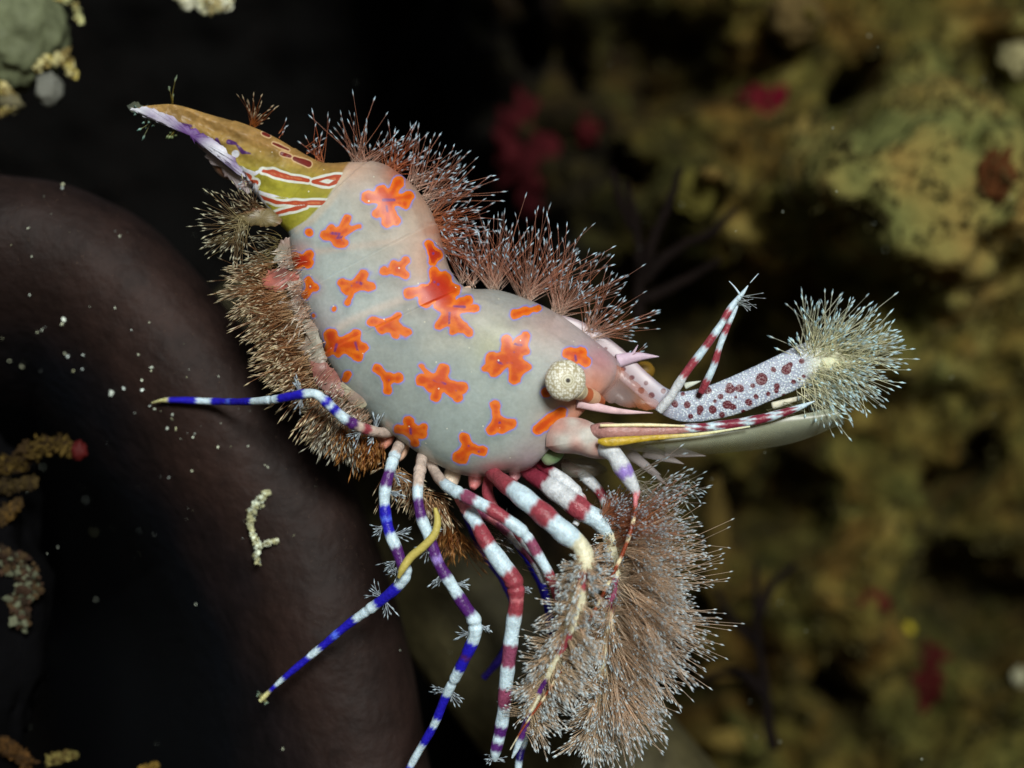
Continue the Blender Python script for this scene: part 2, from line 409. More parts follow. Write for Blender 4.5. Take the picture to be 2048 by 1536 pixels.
def wall_y(x, z):
    i = int(np.clip(np.searchsorted(WX, x), 1, len(WX) - 1)); j = int(np.clip(np.searchsorted(WZ, z), 1, len(WZ) - 1))
    return float(WY[i, j])

def on_wall(px, py, lift=0.0):
    y = 1.3
    for _ in range(8):
        p = W(px, py, y); y = .5 * y + .5 * (wall_y(p[0], p[2]) - lift)
    return W(px, py, y)

# turf: nobody could count it
def build_turf():
    g = Geo()
    N = 5200
    ii = rng.integers(4, len(WX) - 4, N * 6); jj = rng.integers(4, len(WZ) - 4, N * 6)
    keep = rng.uniform(0, 1, N * 6) < np.clip(.18 + WC[ii, jj] * 2.2, 0, 1)
    ii, jj = ii[keep][:N], jj[keep][:N]
    B = np.stack([WX[ii], WY[ii, jj] + .01, WZ[jj]], 1); n = len(B)
    for rep in range(3):
        d = np.stack([rng.normal(0, .7, n), -1 + rng.normal(0, .4, n), .35 + rng.normal(0, .7, n)], 1)
        t = rng.uniform(0, 1, (n, 1))
        setae(g, B + rng.normal(0, .012, (n, 3)), d, rng.uniform(.015, .045, n),
              (lin((28, 26, 14)), lin((46, 43, 22)), lin((70, 66, 38))), r=.004, bulb=1.6, blen=.02)
    o = g.build('turf_algae', M_ALGA)
    tag(o, 'short olive turf algae growing over the reef wall', 'turf algae', kind='stuff')
build_turf()

def thing_blob(name, label, cat, px, py, r, col, amp=.3, freq=2.2, seed=1, lift=.01, m=None, res=44, group=None, squash=.45):
    p = on_wall(px, py, lift); k = (D + p[1]) / D / 1000
    g = Geo(); rr = np.array(r if hasattr(r, '__len__') else (r, r)) * k
    blob(g, p, (rr[0], min(rr) * squash, rr[1]), amp, freq, seed, res, lin(col))
    o = g.build(name, m or M_ROCK); tag(o, label, cat, group); return o

thing_blob('red_sponge', 'broad dark red encrusting sponge patch beside the black hollow', 'sponge', 1065, 300, (62, 86), (46, 11, 14), seed=1, amp=.9, freq=3.0)
thing_blob('red_sponge', 'small red sponge spot above the dark branching seaweed', 'sponge', 1182, 258, (24, 30), (50, 12, 14), seed=2, amp=.8)
thing_blob('red_sponge', 'bright crimson sponge lump high on the reef wall', 'sponge', 1528, 218, (46, 40), (70, 7, 20), seed=3, amp=.8)
thing_blob('red_sponge', 'dull red sponge low on the reef wall near the bottom corner', 'sponge', 1868, 1345, (40, 44), (48, 13, 11), seed=4, amp=.8)
thing_blob('red_sponge', 'tiny red sponge crumb beneath the olive turf', 'sponge', 1838, 1400, (20, 22), (50, 12, 12), seed=5, amp=.7)
thing_blob('red_sponge', 'thin rust red sponge crust halfway down the olive wall', 'sponge', 1752, 1205, (26, 20), (62, 26, 18), seed=6, amp=.8)
thing_blob('orange_crust', 'rusty orange crust at the far edge of the bright turf', 'crust', 1992, 350, (30, 46), (66, 38, 18), seed=7, amp=.8)
thing_blob('knob_sponge', 'round tan knob sponge at the top of the wall', 'sponge', 1588, 38, (52, 48), (74, 62, 36), seed=8, amp=.35, squash=.9)
thing_blob('knob_sponge', 'pale cream knob sponge at the upper edge corner', 'sponge', 2032, 106, (34, 44), (120, 116, 84), seed=9, amp=.3, squash=.9)
thing_blob('yellow_polyp', 'small bright yellow polyp on the lower reef wall', 'polyp', 1816, 1260, (12, 15), (140, 128, 34), seed=10, amp=.15, squash=1)
thing_blob('yellow_sponge', 'lime yellow sponge lump behind the branching seaweed', 'sponge', 1392, 385, (38, 46), (70, 66, 28), seed=11, amp=.35)
thing_blob('pale_polyp', 'whitish polyp right above the dull red sponge', 'polyp', 2040, 1355, (16, 20), (130, 130, 106), seed=12, amp=.2, squash=1)

def seaweed(name, label, cat, branches, col, y0, r=9):
    g = Geo()
    for br in branches:
        P = catmull([W(px, py, y0 + dy) for px, py, dy in br], 40)
        P += rng.normal(0, .0015, P.shape)
        tube(g, P, np.linspace(r, r * .45, 40) / 1000 * (D + y0) / D, 8, lin(col), flat=.6)
    o = g.build(name, M_ALGA); tag(o, label, cat); return o
seaweed('branching_seaweed', 'dark brown branching seaweed standing between crest bristles and turf', 'seaweed',
        [[(1275, 640, 0), (1280, 540, 0), (1270, 440, 0), (1250, 360, .02)], [(1280, 560, 0), (1310, 470, -.03), (1345, 390, -.03), (1362, 335, 0)],
         [(1285, 560, 0), (1350, 500, .02), (1420, 465, 0), (1475, 415, .02)], [(1272, 460, 0), (1240, 400, .03), (1226, 340, .04)], [(1290, 600, 0), (1370, 560, .04), (1440, 520, .04)]], (14, 8, 6), .72, 13)
seaweed('branching_seaweed', 'dark stalked seaweed between yellow lumps below the bristly claws', 'seaweed',
        [[(1545, 1500, 0), (1530, 1380, 0), (1515, 1260, 0), (1510, 1130, .02)], [(1530, 1390, 0), (1490, 1350, .02), (1440, 1345, .08), (1390, 1370, .12)],
         [(1520, 1290, 0), (1465, 1240, .05), (1430, 1175, .1)], [(1515, 1230, 0), (1545, 1170, .05), (1590, 1130, .1)]], (12, 7, 6), .9, 12)
thing_blob('tan_sponge', 'slender tan sponge finger hanging beside the bristly claws', 'sponge', 1432, 1085, (26, 120), (66, 55, 26), seed=14, amp=.3, lift=.3, squash=.9)
thing_blob('tan_sponge', 'yellow tan sponge lip beside the dark stalked seaweed', 'sponge', 1440, 1345, (46, 14), (86, 70, 34), seed=15, amp=.25, lift=.2)
thing_blob('tan_sponge', 'lowest yellow tan sponge lip beneath the dark stalked seaweed', 'sponge', 1455, 1480, (40, 22), (84, 72, 34), seed=16, amp=.3, lift=.2)

# ------------------------------------------------------------------ dark sponges the shrimp stands on
def sponge_mass(name, label, path, radii, depth, col, col2, seed, amp=.03):
    P = catmull([[(px - 1024) / 1000, y, (768 - py) / 1000, r / 1000] for (px, py, y), r in zip(path, radii)], 120)
    Q = P[:, :3]; R = P[:, 3]
    T, N, B = frames(Q); sides = 96
    a = np.linspace(0, 2 * math.pi, sides, endpoint=False)
    V = Q[:, None] + R[:, None, None] * (np.cos(a)[None, :, None] * N[:, None] * depth + np.sin(a)[None, :, None] * B[:, None])
    Vf = V.reshape(-1, 3); cen = np.repeat(Q, sides, 0); out = Vf - cen
    s = np.array([1 + amp * fbm((v * 2.2 + seed).tolist(), 5) for v in Vf])
    Vf = cen + out * s[:, None]
    i = np.arange(119)[:, None] * sides; j = np.arange(sides)[None]; j2 = (j + 1) % sides
    F = np.stack([i + j, i + j2, i + sides + j2, i + sides + j], -1).reshape(-1, 4).tolist()
    F += [list(range(sides))[::-1], list(range(119 * sides, 120 * sides))]
    t = np.array([.5 + .5 * fbm((v * 1.3 + seed * 2).tolist(), 3) for v in Vf])[:, None]
    t = np.clip(t, 0, 1)
    g = Geo(); g.add(Vf, F, lin(col) * t + lin(col2) * (1 - t))
    o = g.build(name, M_SPONGE); tag(o, label, 'sponge'); return o
def sponge_fold(name, label, edge, prof, col, col2, seed):
    """a fold swept along its upper edge (pixel path); prof gives (across, depth) from the edge over the brow and down the receding flank"""
    E = catmull(np.array([W(px, py, .11) for px, py in edge]), 160)
    T = np.gradient(E, axis=0); T /= np.linalg.norm(T, axis=1)[:, None]
    A = np.cross(T, np.array([0, 1.0, 0])); A /= np.linalg.norm(A, axis=1)[:, None]
    if A[80][0] > 0: A = -A
    pr = catmull(np.array([(a, d, 0) for a, d in prof]), 110)
    n, m_ = len(E), len(pr)
    V = (E[:, None] + A[:, None] * pr[None, :, :1] + np.array([0, 1.0, 0]) * pr[None, :, 1:2]).reshape(-1, 3)
    V += np.array([.02 * fbm((v * 2.0 + seed).tolist(), 5) for v in V])[:, None] * np.array([.4, -1, .4])
    i = np.arange(n - 1)[:, None] * m_; j = np.arange(m_ - 1)[None]
    F = np.stack([i + j, i + j + 1, i + m_ + j + 1, i + m_ + j], -1).reshape(-1, 4)
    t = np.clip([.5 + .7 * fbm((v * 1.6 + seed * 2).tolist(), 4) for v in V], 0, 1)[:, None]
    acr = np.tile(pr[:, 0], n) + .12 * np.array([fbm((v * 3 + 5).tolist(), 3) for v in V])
    flank_shade = np.clip((acr - .24) / .20, 0, 1)[:, None]            # shade of the receding flank painted in as blue black
    g = Geo(); g.add(V, F, (lin(col) * t + lin(col2) * (1 - t)) * (1 - flank_shade) + lin((7, 10, 16)) * flank_shade)
    o = g.build(name, M_SPONGE); tag(o, label, 'sponge'); return o
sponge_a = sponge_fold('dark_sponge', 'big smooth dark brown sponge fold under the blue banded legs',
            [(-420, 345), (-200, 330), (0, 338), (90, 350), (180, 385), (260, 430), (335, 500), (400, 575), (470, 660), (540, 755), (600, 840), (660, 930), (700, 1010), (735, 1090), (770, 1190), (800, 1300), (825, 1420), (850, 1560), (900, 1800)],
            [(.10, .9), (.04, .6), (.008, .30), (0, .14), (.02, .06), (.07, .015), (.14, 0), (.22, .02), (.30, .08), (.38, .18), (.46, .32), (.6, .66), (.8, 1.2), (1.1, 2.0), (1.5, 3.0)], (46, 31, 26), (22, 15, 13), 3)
sponge_b = sponge_mass('dark_sponge', 'speckled dark olive sponge ledge beneath the claw tips',
            [(330, 560, .78), (520, 780, .76), (690, 1000, .72), (900, 1240, .62), (1120, 1500, .56), (1350, 1800, .55)],
            [120, 150, 175, 190, 200, 210], .9, (80, 74, 48), (42, 40, 25), 8, .05)

def sponge_front(px, py, off=0.0):
    """depth of the brown sponge's near face under a pixel, by casting on its mesh"""
    dg = bpy.context.evaluated_depsgraph_get()
    o = Vector((0, -D, 0)); d = (Vector(W(px, py, 0)) - o).normalized()
    best = None
    for ob in (sponge_a, sponge_b):
        hit, loc, nor, idx = ob.ray_cast(o, d)
        if hit and (best is None or loc.y < best[0].y): best = (loc, nor)
    return best

# sand grains on the sponge
def grains():
    g = Geo()
    spots = [(128, 640, 9), (125, 648, 6), (75, 665, 5), (85, 660, 4), (5, 677, 5), (130, 707, 4), (136, 713, 5), (19, 722, 6), (45, 734, 6), (147, 742, 5), (166, 710, 4),
             (165, 738, 4), (278, 709, 5), (303, 735, 7), (303, 742, 5), (263, 660, 4), (299, 645, 4), (284, 760, 4), (248, 776, 7), (225, 785, 7), (284, 780, 7), (322, 822, 4),
             (270, 826, 6), (345, 830, 8), (344, 838, 6), (352, 858, 6), (335, 857, 6), (390, 868, 7), (386, 875, 5), (462, 893, 5), (436, 894, 5), (497, 892, 4), (442, 847, 4),
             (374, 754, 3), (438, 753, 4), (231, 616, 3), (180, 614, 3), (60, 590, 3), (384, 942, 4), (338, 955, 4), (536, 935, 5), (530, 930, 4), (126, 370, 8), (125, 376, 4),
             (88, 393, 3), (57, 457, 4), (23, 490, 3), (64, 513, 4), (232, 463, 3), (240, 473, 4), (105, 1302, 7), (172, 1000, 4), (566, 1497, 5), (188, 1063, 3), (588, 1070, 5), (310, 818, 4), (300, 812, 3)]
    spots += [(rng.uniform(30, 680), rng.uniform(420, 1150), rng.uniform(.6, 1.4)) for _ in range(70)]
    NB = len(spots)
    for _ in range(900):
        q = rng.integers(0, 8); ex = [(90, 370), (230, 430), (360, 545), (470, 690), (560, 810), (640, 930), (700, 1050), (740, 1180)][q]
        spots.append((ex[0] + rng.normal(-30, 60), ex[1] + rng.normal(50, 60), rng.uniform(.5, 1.1)))
    for i, (px, py, r) in enumerate(spots):
        h = sponge_front(px, py)
        if h is None: p = W(px, py, .45)
        else: p = np.array(h[0]) - np.array([0, .003, 0])
        V, F = sphere_grid(4, 5); V = V * (1 + rng.normal(0, .45, V.shape)) * r * .72 / 1000 * rng.uniform(.25, .95, 3)
        ca = rng.uniform(0, 6.3); V = np.stack([V[:, 0] * math.cos(ca) - V[:, 2] * math.sin(ca), V[:, 1], V[:, 0] * math.sin(ca) + V[:, 2] * math.cos(ca)], 1)
        t = rng.uniform(0, 1)
        dull = i >= NB
        g.add(V + p, F, lin((112, 92, 74)) * (.5 + t) if dull else lin((206, 222, 220)) * t + lin((196, 200, 160)) * (1 - t))
    o = g.build('sand_grains', M_CRUST, smooth=False); tag(o, 'loose pale sand grains lying on the brown sponge', 'sand', kind='stuff')
grains()

def crust(name, label, cat, pts, size, n, cols, y=None, seed=0, m=None, flat=.7):
    """one irregular crumbly body grown along a path of pixels"""
    r = np.random.default_rng(seed); g = Geo()
    P = np.array(pts, float); d = np.r_[0, np.cumsum(np.linalg.norm(np.diff(P[:, :2], axis=0), axis=1))]
    if len(P) == 1: d = np.array([0.])
    n = int(n * 1.7)
    for i in range(n):
        t = r.uniform(0, d[-1]) if len(P) > 1 else 0
        px = np.interp(t, d, P[:, 0]) if len(P) > 1 else P[0, 0]; py = np.interp(t, d, P[:, 1]) if len(P) > 1 else P[0, 1]
        w = np.interp(t, d, P[:, 2]) if len(P) > 1 else P[0, 2]
        px += r.normal(0, w * .5); py += r.normal(0, w * .5)
        yy = y + r.normal(0, w / 1000 * .5)
        V, F = sphere_grid(5, 7); s = size * r.uniform(.3, 1.3) / 1000 * (D + y) / D
        V = V * (1 + r.normal(0, .34, V.shape)) * s * r.uniform(.22, 1.5, 3)
        ca = r.uniform(0, 6.3); V = np.stack([V[:, 0] * math.cos(ca) - V[:, 2] * math.sin(ca), V[:, 1] * flat, V[:, 0] * math.sin(ca) + V[:, 2] * math.cos(ca)], 1)
        c = cols[int(r.integers(len(cols)))]
        g.add(V + W(px, py, yy), F, lin(c) * r.uniform(.7, 1.2))
    o = g.build(name, m or M_CRUST, smooth=False); tag(o, label, cat); return o

h = sponge_front(505, 1050); ydet = (h[0].y - .02) if h else .2
crust('debris_strand', 'pale crooked strand of debris lying on the brown sponge', 'debris',
      [(535, 983, 5), (520, 1003, 8), (503, 1020, 7), (500, 1048, 5), (505, 1068, 5), (516, 1088, 5), (513, 1108, 5), (516, 1125, 5)], 3.0, 260, [(190, 200, 180), (150, 150, 112), (176, 178, 140)], ydet, 3)
crust('debris_strand', 'short pale debris twig branching beside the crooked strand', 'debris',
      [(518, 1092, 3), (535, 1086, 4), (556, 1080, 2.5)], 2.8, 60, [(190, 196, 172), (150, 150, 112)], ydet, 4)

# top left: pale rounded sponge and its crusts
g = Geo(); blob(g, W(28, 62, .42), (.118, .10, .128), .14, 2.6, 21, 80, lin((84, 90, 66)))
tag(g.build('pale_sponge', M_SPONGE), 'pale grey green rounded sponge in the top corner', 'sponge')
g = Geo(); blob(g, W(98, 178, .38), (.030, .03, .036), .22, 2, 22, 26, lin((98, 100, 92)))
tag(g.build('pale_sponge', M_SPONGE), 'small grey lobe sponge hanging under the pale rounded sponge', 'sponge')
g = Geo(); blob(g, W(22, 206, .37), (.026, .024, .022), .3, 2, 23, 26, lin((98, 94, 70)))
tag(g.build('pale_sponge', M_SPONGE), 'lowest small tan lobe sponge at the picture edge', 'sponge')
crust('coral_crust', 'yellowish crumbly crust on the small grey lobe sponge', 'crust', [(74, 138, 6), (95, 122, 8), (120, 112, 9), (138, 130, 7), (146, 150, 4)], 7, 70, [(150, 138, 70), (176, 170, 120), (110, 96, 50)], .36, 5)
crust('coral_crust', 'yellowish crumbly crust on the lowest tan lobe sponge', 'crust', [(0, 168, 6), (14, 182, 8), (26, 205, 6), (10, 222, 5)], 7, 50, [(150, 138, 70), (170, 160, 110), (110, 96, 50)], .36, 6)
crust('coral_crust', 'pale crumbly crust hanging from the top edge above the tail', 'crust', [(352, -8, 9), (390, 2, 12), (425, 8, 13), (460, 6, 9)], 8, 120, [(176, 176, 140), (150, 140, 96), (190, 192, 168)], .40, 7)
crust('coral_crust', 'tiny crumb crust beside the pale rounded sponge', 'crust', [(118, -4, 7), (148, 6, 6), (152, 18, 4), (162, 45, 3)], 5, 34, [(170, 172, 120), (120, 110, 60)], .40, 8)
# left edge: weedy crusts on the dark rock
g = Geo(); blob(g, W(-90, 1230, .34), (.20, .14, .42), .25, 2.0, 51, 60, lin((4, 4, 5)))  # rock added under the weeds, its near-black colour standing in for darkness
edge_rock = g.build('dark_rock', M_ROCK); tag(edge_rock, 'rock coloured black as shade along the left edge under the weed clumps', 'rock')
for k, (lab, pts, n, cols) in enumerate((
    ('brown yellow weed clump with a red tip at the left edge', [(0, 935, 16), (40, 925, 14), (75, 895, 18), (115, 885, 16), (140, 900, 10)], 130, [(56, 44, 18), (76, 62, 28), (38, 28, 14)]),
    ('dim tan weed clump below the red tipped clump', [(0, 975, 14), (40, 970, 10), (66, 960, 8)], 50, [(56, 46, 24), (40, 32, 18)]),
    ('grey brown crumbly crust midway down the left edge', [(0, 1105, 18), (35, 1135, 20), (70, 1170, 22), (30, 1200, 20), (45, 1245, 14)], 170, [(58, 46, 30), (40, 32, 24), (86, 90, 72), (56, 42, 32)]),
    ('rusty brown crust in the lower left corner', [(-5, 1485, 14), (25, 1500, 14), (60, 1530, 12)], 80, [(64, 44, 20), (46, 32, 16)]),
    ('pale yellow crumb beside the rusty corner crust', [(100, 1520, 10), (130, 1512, 9), (148, 1508, 5)], 45, [(96, 88, 48), (72, 62, 32)]),
    ('tiny ochre weed tip at the bottom edge', [(280, 1540, 5), (315, 1530, 5)], 18, [(90, 72, 30)]),
    ('dim brown weed clump at the left edge above the grey crust', [(0, 1035, 12), (22, 1020, 9), (40, 1005, 6)], 34, [(74, 56, 26), (52, 40, 22)]))):
    crust('weed_clump', lab, 'weed', pts, 6.5 if k not in (4, 5) else 4.5, int(n * 2.2), cols, .22, 30 + k, M_ALGA)
g = Geo(); blob(g, W(158, 902, .20), (.017, .014, .021), .3, 2.5, 41, 20, lin((64, 12, 11)))
tag(g.build('red_sponge', M_SPONGE), 'little red sponge tip at the end of the brown weed clump', 'sponge')

# drifting particles
g = Geo()
for i in range(70):
    V, F = sphere_grid(4, 5); r = rng.uniform(.6, 1.9) / 1000
    g.add(V * (1 + rng.normal(0, .25, V.shape)) * r + W(rng.uniform(0, 2048), rng.uniform(0, 1536), rng.uniform(.1, .7)), F, lin((176, 186, 170)))
tag(g.build('drifting_particles', M_CRUST), 'tiny pale particles drifting in the water', 'particles', kind='stuff')

# ------------------------------------------------------------------ the shrimp
shrimp = empty('shrimp', tuple(W(900, 960, 0)))
tag(shrimp, 'pale grey shrimp with orange blotches, banded legs and bristly crest', 'shrimp')

SECT = [  # dorsal point, ventral point, half thickness
    ((276, 216), (277, 220), 2), ((292, 212), (293, 223), 4), ((345, 209), (340, 240), 9), ((420, 229), (402, 276), 14), ((500, 253), (452, 316), 24), ((556, 278), (490, 354), 40),
    ((612, 311), (520, 397), 58), ((655, 328), (555, 442), 78), ((705, 326), (578, 468), 100), ((765, 330), (583, 492), 116), ((822, 368), (588, 530), 124), ((862, 422), (597, 575), 128),
    ((884, 488), (610, 618), 130), ((902, 543), (628, 655), 133), ((934, 577), (652, 708), 140), ((990, 581), (690, 774), 148), ((1050, 598), (742, 834), 152), ((1110, 625), (802, 880), 153),
    ((1160, 659), (870, 926), 150), ((1200, 690), (940, 952), 142), ((1226, 712), (1010, 946), 130), ((1240, 730), (1064, 934), 112), ((1240, 752), (1100, 884), 84), ((1226, 775), (1140, 840), 46), ((1210, 790), (1165, 818), 14)]
SECT_A = np.array([[*d, *v, t] for d, v, t in SECT], float)

def seg(px, py, pts, r):
    """signed distance in pixels to a chain of capsules (x, y) of radius r (or per point radius)"""
    best = np.full(px.shape, 1e3)
    pts = [p if len(p) == 3 else (*p, r) for p in pts]
    if len(pts) == 1: pts = pts * 2
    for (x0, y0, r0), (x1, y1, r1) in zip(pts[:-1], pts[1:]):
        dx, dy = x1 - x0, y1 - y0; L2 = dx * dx + dy * dy + 1e-9
        t = np.clip(((px - x0) * dx + (py - y0) * dy) / L2, 0, 1)
        best = np.minimum(best, np.hypot(px - x0 - t * dx, py - y0 - t * dy) - (r0 + t * (r1 - r0)))
    return best
def smin(a, b, k=7.0):
    h = np.clip(.5 + .5 * (b - a) / k, 0, 1)
    return b * (1 - h) + a * h - k * h * (1 - h)

SPOTS2 = [  # blotches in carapace coordinates: hub first, then lobes (x, y, radius)
    [(550, 130, 30), (450, 110, 24), (605, 40, 22), (662, 108, 16), (540, 180, 32), (552, 240, 22), (596, 240, 12), (497, 200, 12), (520, 85, 26), (640, 150, 16)],
    [(285, 310, 30), (228, 308, 16), (345, 225, 13), (405, 264, 7), (325, 348, 14), (262, 272, 12), (340, 282, 14), (298, 342, 16)],
    [(150, 293, 15)], [(110, 435, 16), (78, 422, 16), (152, 408, 15), (140, 452, 18), (90, 462, 14)],
    [(155, 572, 16), (142, 540, 10), (182, 580, 10), (130, 615, 12)],
    [(392, 560, 24), (318, 553, 14), (430, 507, 17), (462, 572, 16), (345, 652, 8), (338, 590, 14)],
    [(278, 687, 6)], [(172, 720, 5)], [(600, 484, 20), (533, 492, 13), (645, 438, 11), (642, 510, 15), (585, 462, 14)],
    [(784, 402, 20), (764, 360, 14), (808, 410, 16), (784, 442, 12)],
    [(800, 590, 48), (788, 500, 20), (835, 545, 42), (662, 605, 20), (745, 638, 32), (890, 585, 24), (735, 590, 18), (850, 640, 40)],
    [(876, 700, 30), (962, 640, 16), (1005, 685, 8), (815, 772, 16), (930, 660, 22), (968, 806, 14), (925, 780, 16), (850, 745, 24), (820, 660, 26), (885, 800, 8)],
    [(555, 764, 20), (468, 750, 15), (520, 788, 16), (600, 722, 11), (645, 806, 18), (600, 785, 18), (592, 818, 10)],
    [(275, 872, 24), (258, 818, 28), (246, 905, 18), (298, 905, 20), (340, 866, 10), (388, 868, 24), (386, 816, 17), (402, 932, 14), (424, 882, 16)],
    [(552, 1045, 22), (498, 990, 13), (606, 1040, 18), (550, 1102, 14)],
    [(815, 1060, 40), (720, 976, 3), (728, 1048, 24), (838, 998, 24), (932, 1090, 22), (798, 1136, 20), (912, 1142, 15), (768, 1082, 22), (880, 1098, 22)],
    [(1190, 930, 38), (1160, 846, 18), (1258, 822, 15), (1232, 860, 26), (1085, 936, 22), (1128, 962, 28), (1048, 988, 10), (1098, 1006, 18), (1202, 1040, 22), (1264, 982, 15), (1225, 990, 28), (1256, 900, 12), (1160, 890, 20)],
    [(1115, 1262, 22), (1100, 1178, 18), (1184, 1272, 18), (1084, 1304, 20), (1142, 1300, 16)],
    [(670, 1310, 28), (658, 1262, 22), (605, 1300, 14), (738, 1294, 14), (692, 1372, 12), (728, 1328, 12)],
    [(962, 1398, 22), (945, 1348, 18), (912, 1442, 20), (1036, 1412, 18), (938, 1456, 14)],
    [(1510, 920, 24), (1474, 912, 16), (1545, 908, 18), (1500, 955, 12), (1565, 955, 18)],
    [(1200, 715, 14), (1262, 692, 10), (1322, 682, 8)], [(1318, 1302, 16), (1350, 1290, 16), (1392, 1245, 22), (1440, 1215, 20)],
    [(1366, 1112, 22)], [(346, 1020, 10), (330, 1050, 8)]]
CORES2 = [[(545, 160), (550, 188)], [(528, 128), (585, 128)], [(262, 297), (305, 302)], [(396, 548), (428, 560)], [(368, 566)], [(600, 474)], [(868, 705), (866, 782)], [(890, 672), (945, 676)],
          [(540, 745), (575, 770)], [(290, 868), (280, 902)], [(386, 858), (398, 902)], [(558, 1050)], [(786, 1050), (845, 1072)], [(900, 1106)], [(1192, 862), (1235, 872)], [(1108, 958), (1140, 965)],
          [(1166, 958), (1188, 968)], [(1200, 905)], [(1124, 1268)], [(668, 1300), (670, 1325)], [(965, 1388)], [(1018, 1416)], [(1512, 925), (1516, 950)], [(784, 402)], [(155, 575)], [(290, 322), (330, 318)], [(320, 330)], [(1328, 1322)], [(790, 548)], [(810, 560)]]
RED1 = [[(618, 490, 16), (664, 524, 12)], [(655, 545, 12), (698, 550, 12)], [(735, 492, 14), (780, 500, 20), (870, 525, 14), (962, 540, 12)], [(990, 546, 12), (1060, 526, 12), (1136, 520, 14)],
        [(995, 548, 12), (1070, 564, 12), (1124, 540, 10)], [(716, 625, 13), (800, 652, 12), (860, 656, 14), (1056, 655, 14)], [(778, 718, 14), (860, 690, 12), (950, 672, 12)]]
REDC1 = [[(760, 496, 4), (840, 518, 5), (930, 535, 3)], [(1020, 543, 4), (1100, 530, 4)], [(880, 657, 3), (1040, 656, 4)]]
VIO1 = [[(205, 212, 7), (240, 236, 7), (362, 262, 8)], [(390, 312, 9), (425, 332, 10)], [(495, 330, 12), (528, 400, 12), (520, 425, 10)], [(556, 342, 14), (592, 352, 10)], [(600, 362, 8), (628, 395, 14), (668, 402, 6)]]
WHI1 = [[(606, 474, 9), (690, 506, 7), (735, 482, 5)], [(690, 566, 11), (702, 596, 9), (770, 616, 6), (860, 632, 4)], [(560, 440, 14), (640, 520, 10), (700, 610, 10), (770, 690, 9)], [(340, 292, 9), (440, 350, 16)], [(448, 335, 22), (500, 382, 22), (540, 440, 20)], [(592, 402, 24)], [(560, 440, 18), (610, 480, 14)], [(225, 242, 10), (275, 262, 8)], [(295, 285, 12), (375, 308, 14)]]
MAR1 = [[(732, 298, 8), (764, 312, 7)], [(785, 350, 9), (862, 382, 8)], [(828, 402, 10), (872, 416, 8)], [(895, 428, 14), (965, 456, 15)]]

def conv(chain, f, s=.390625):
    return [(*f(p[0], p[1]), (p[2] if len(p) == 3 else 6.5) * s) for p in chain]

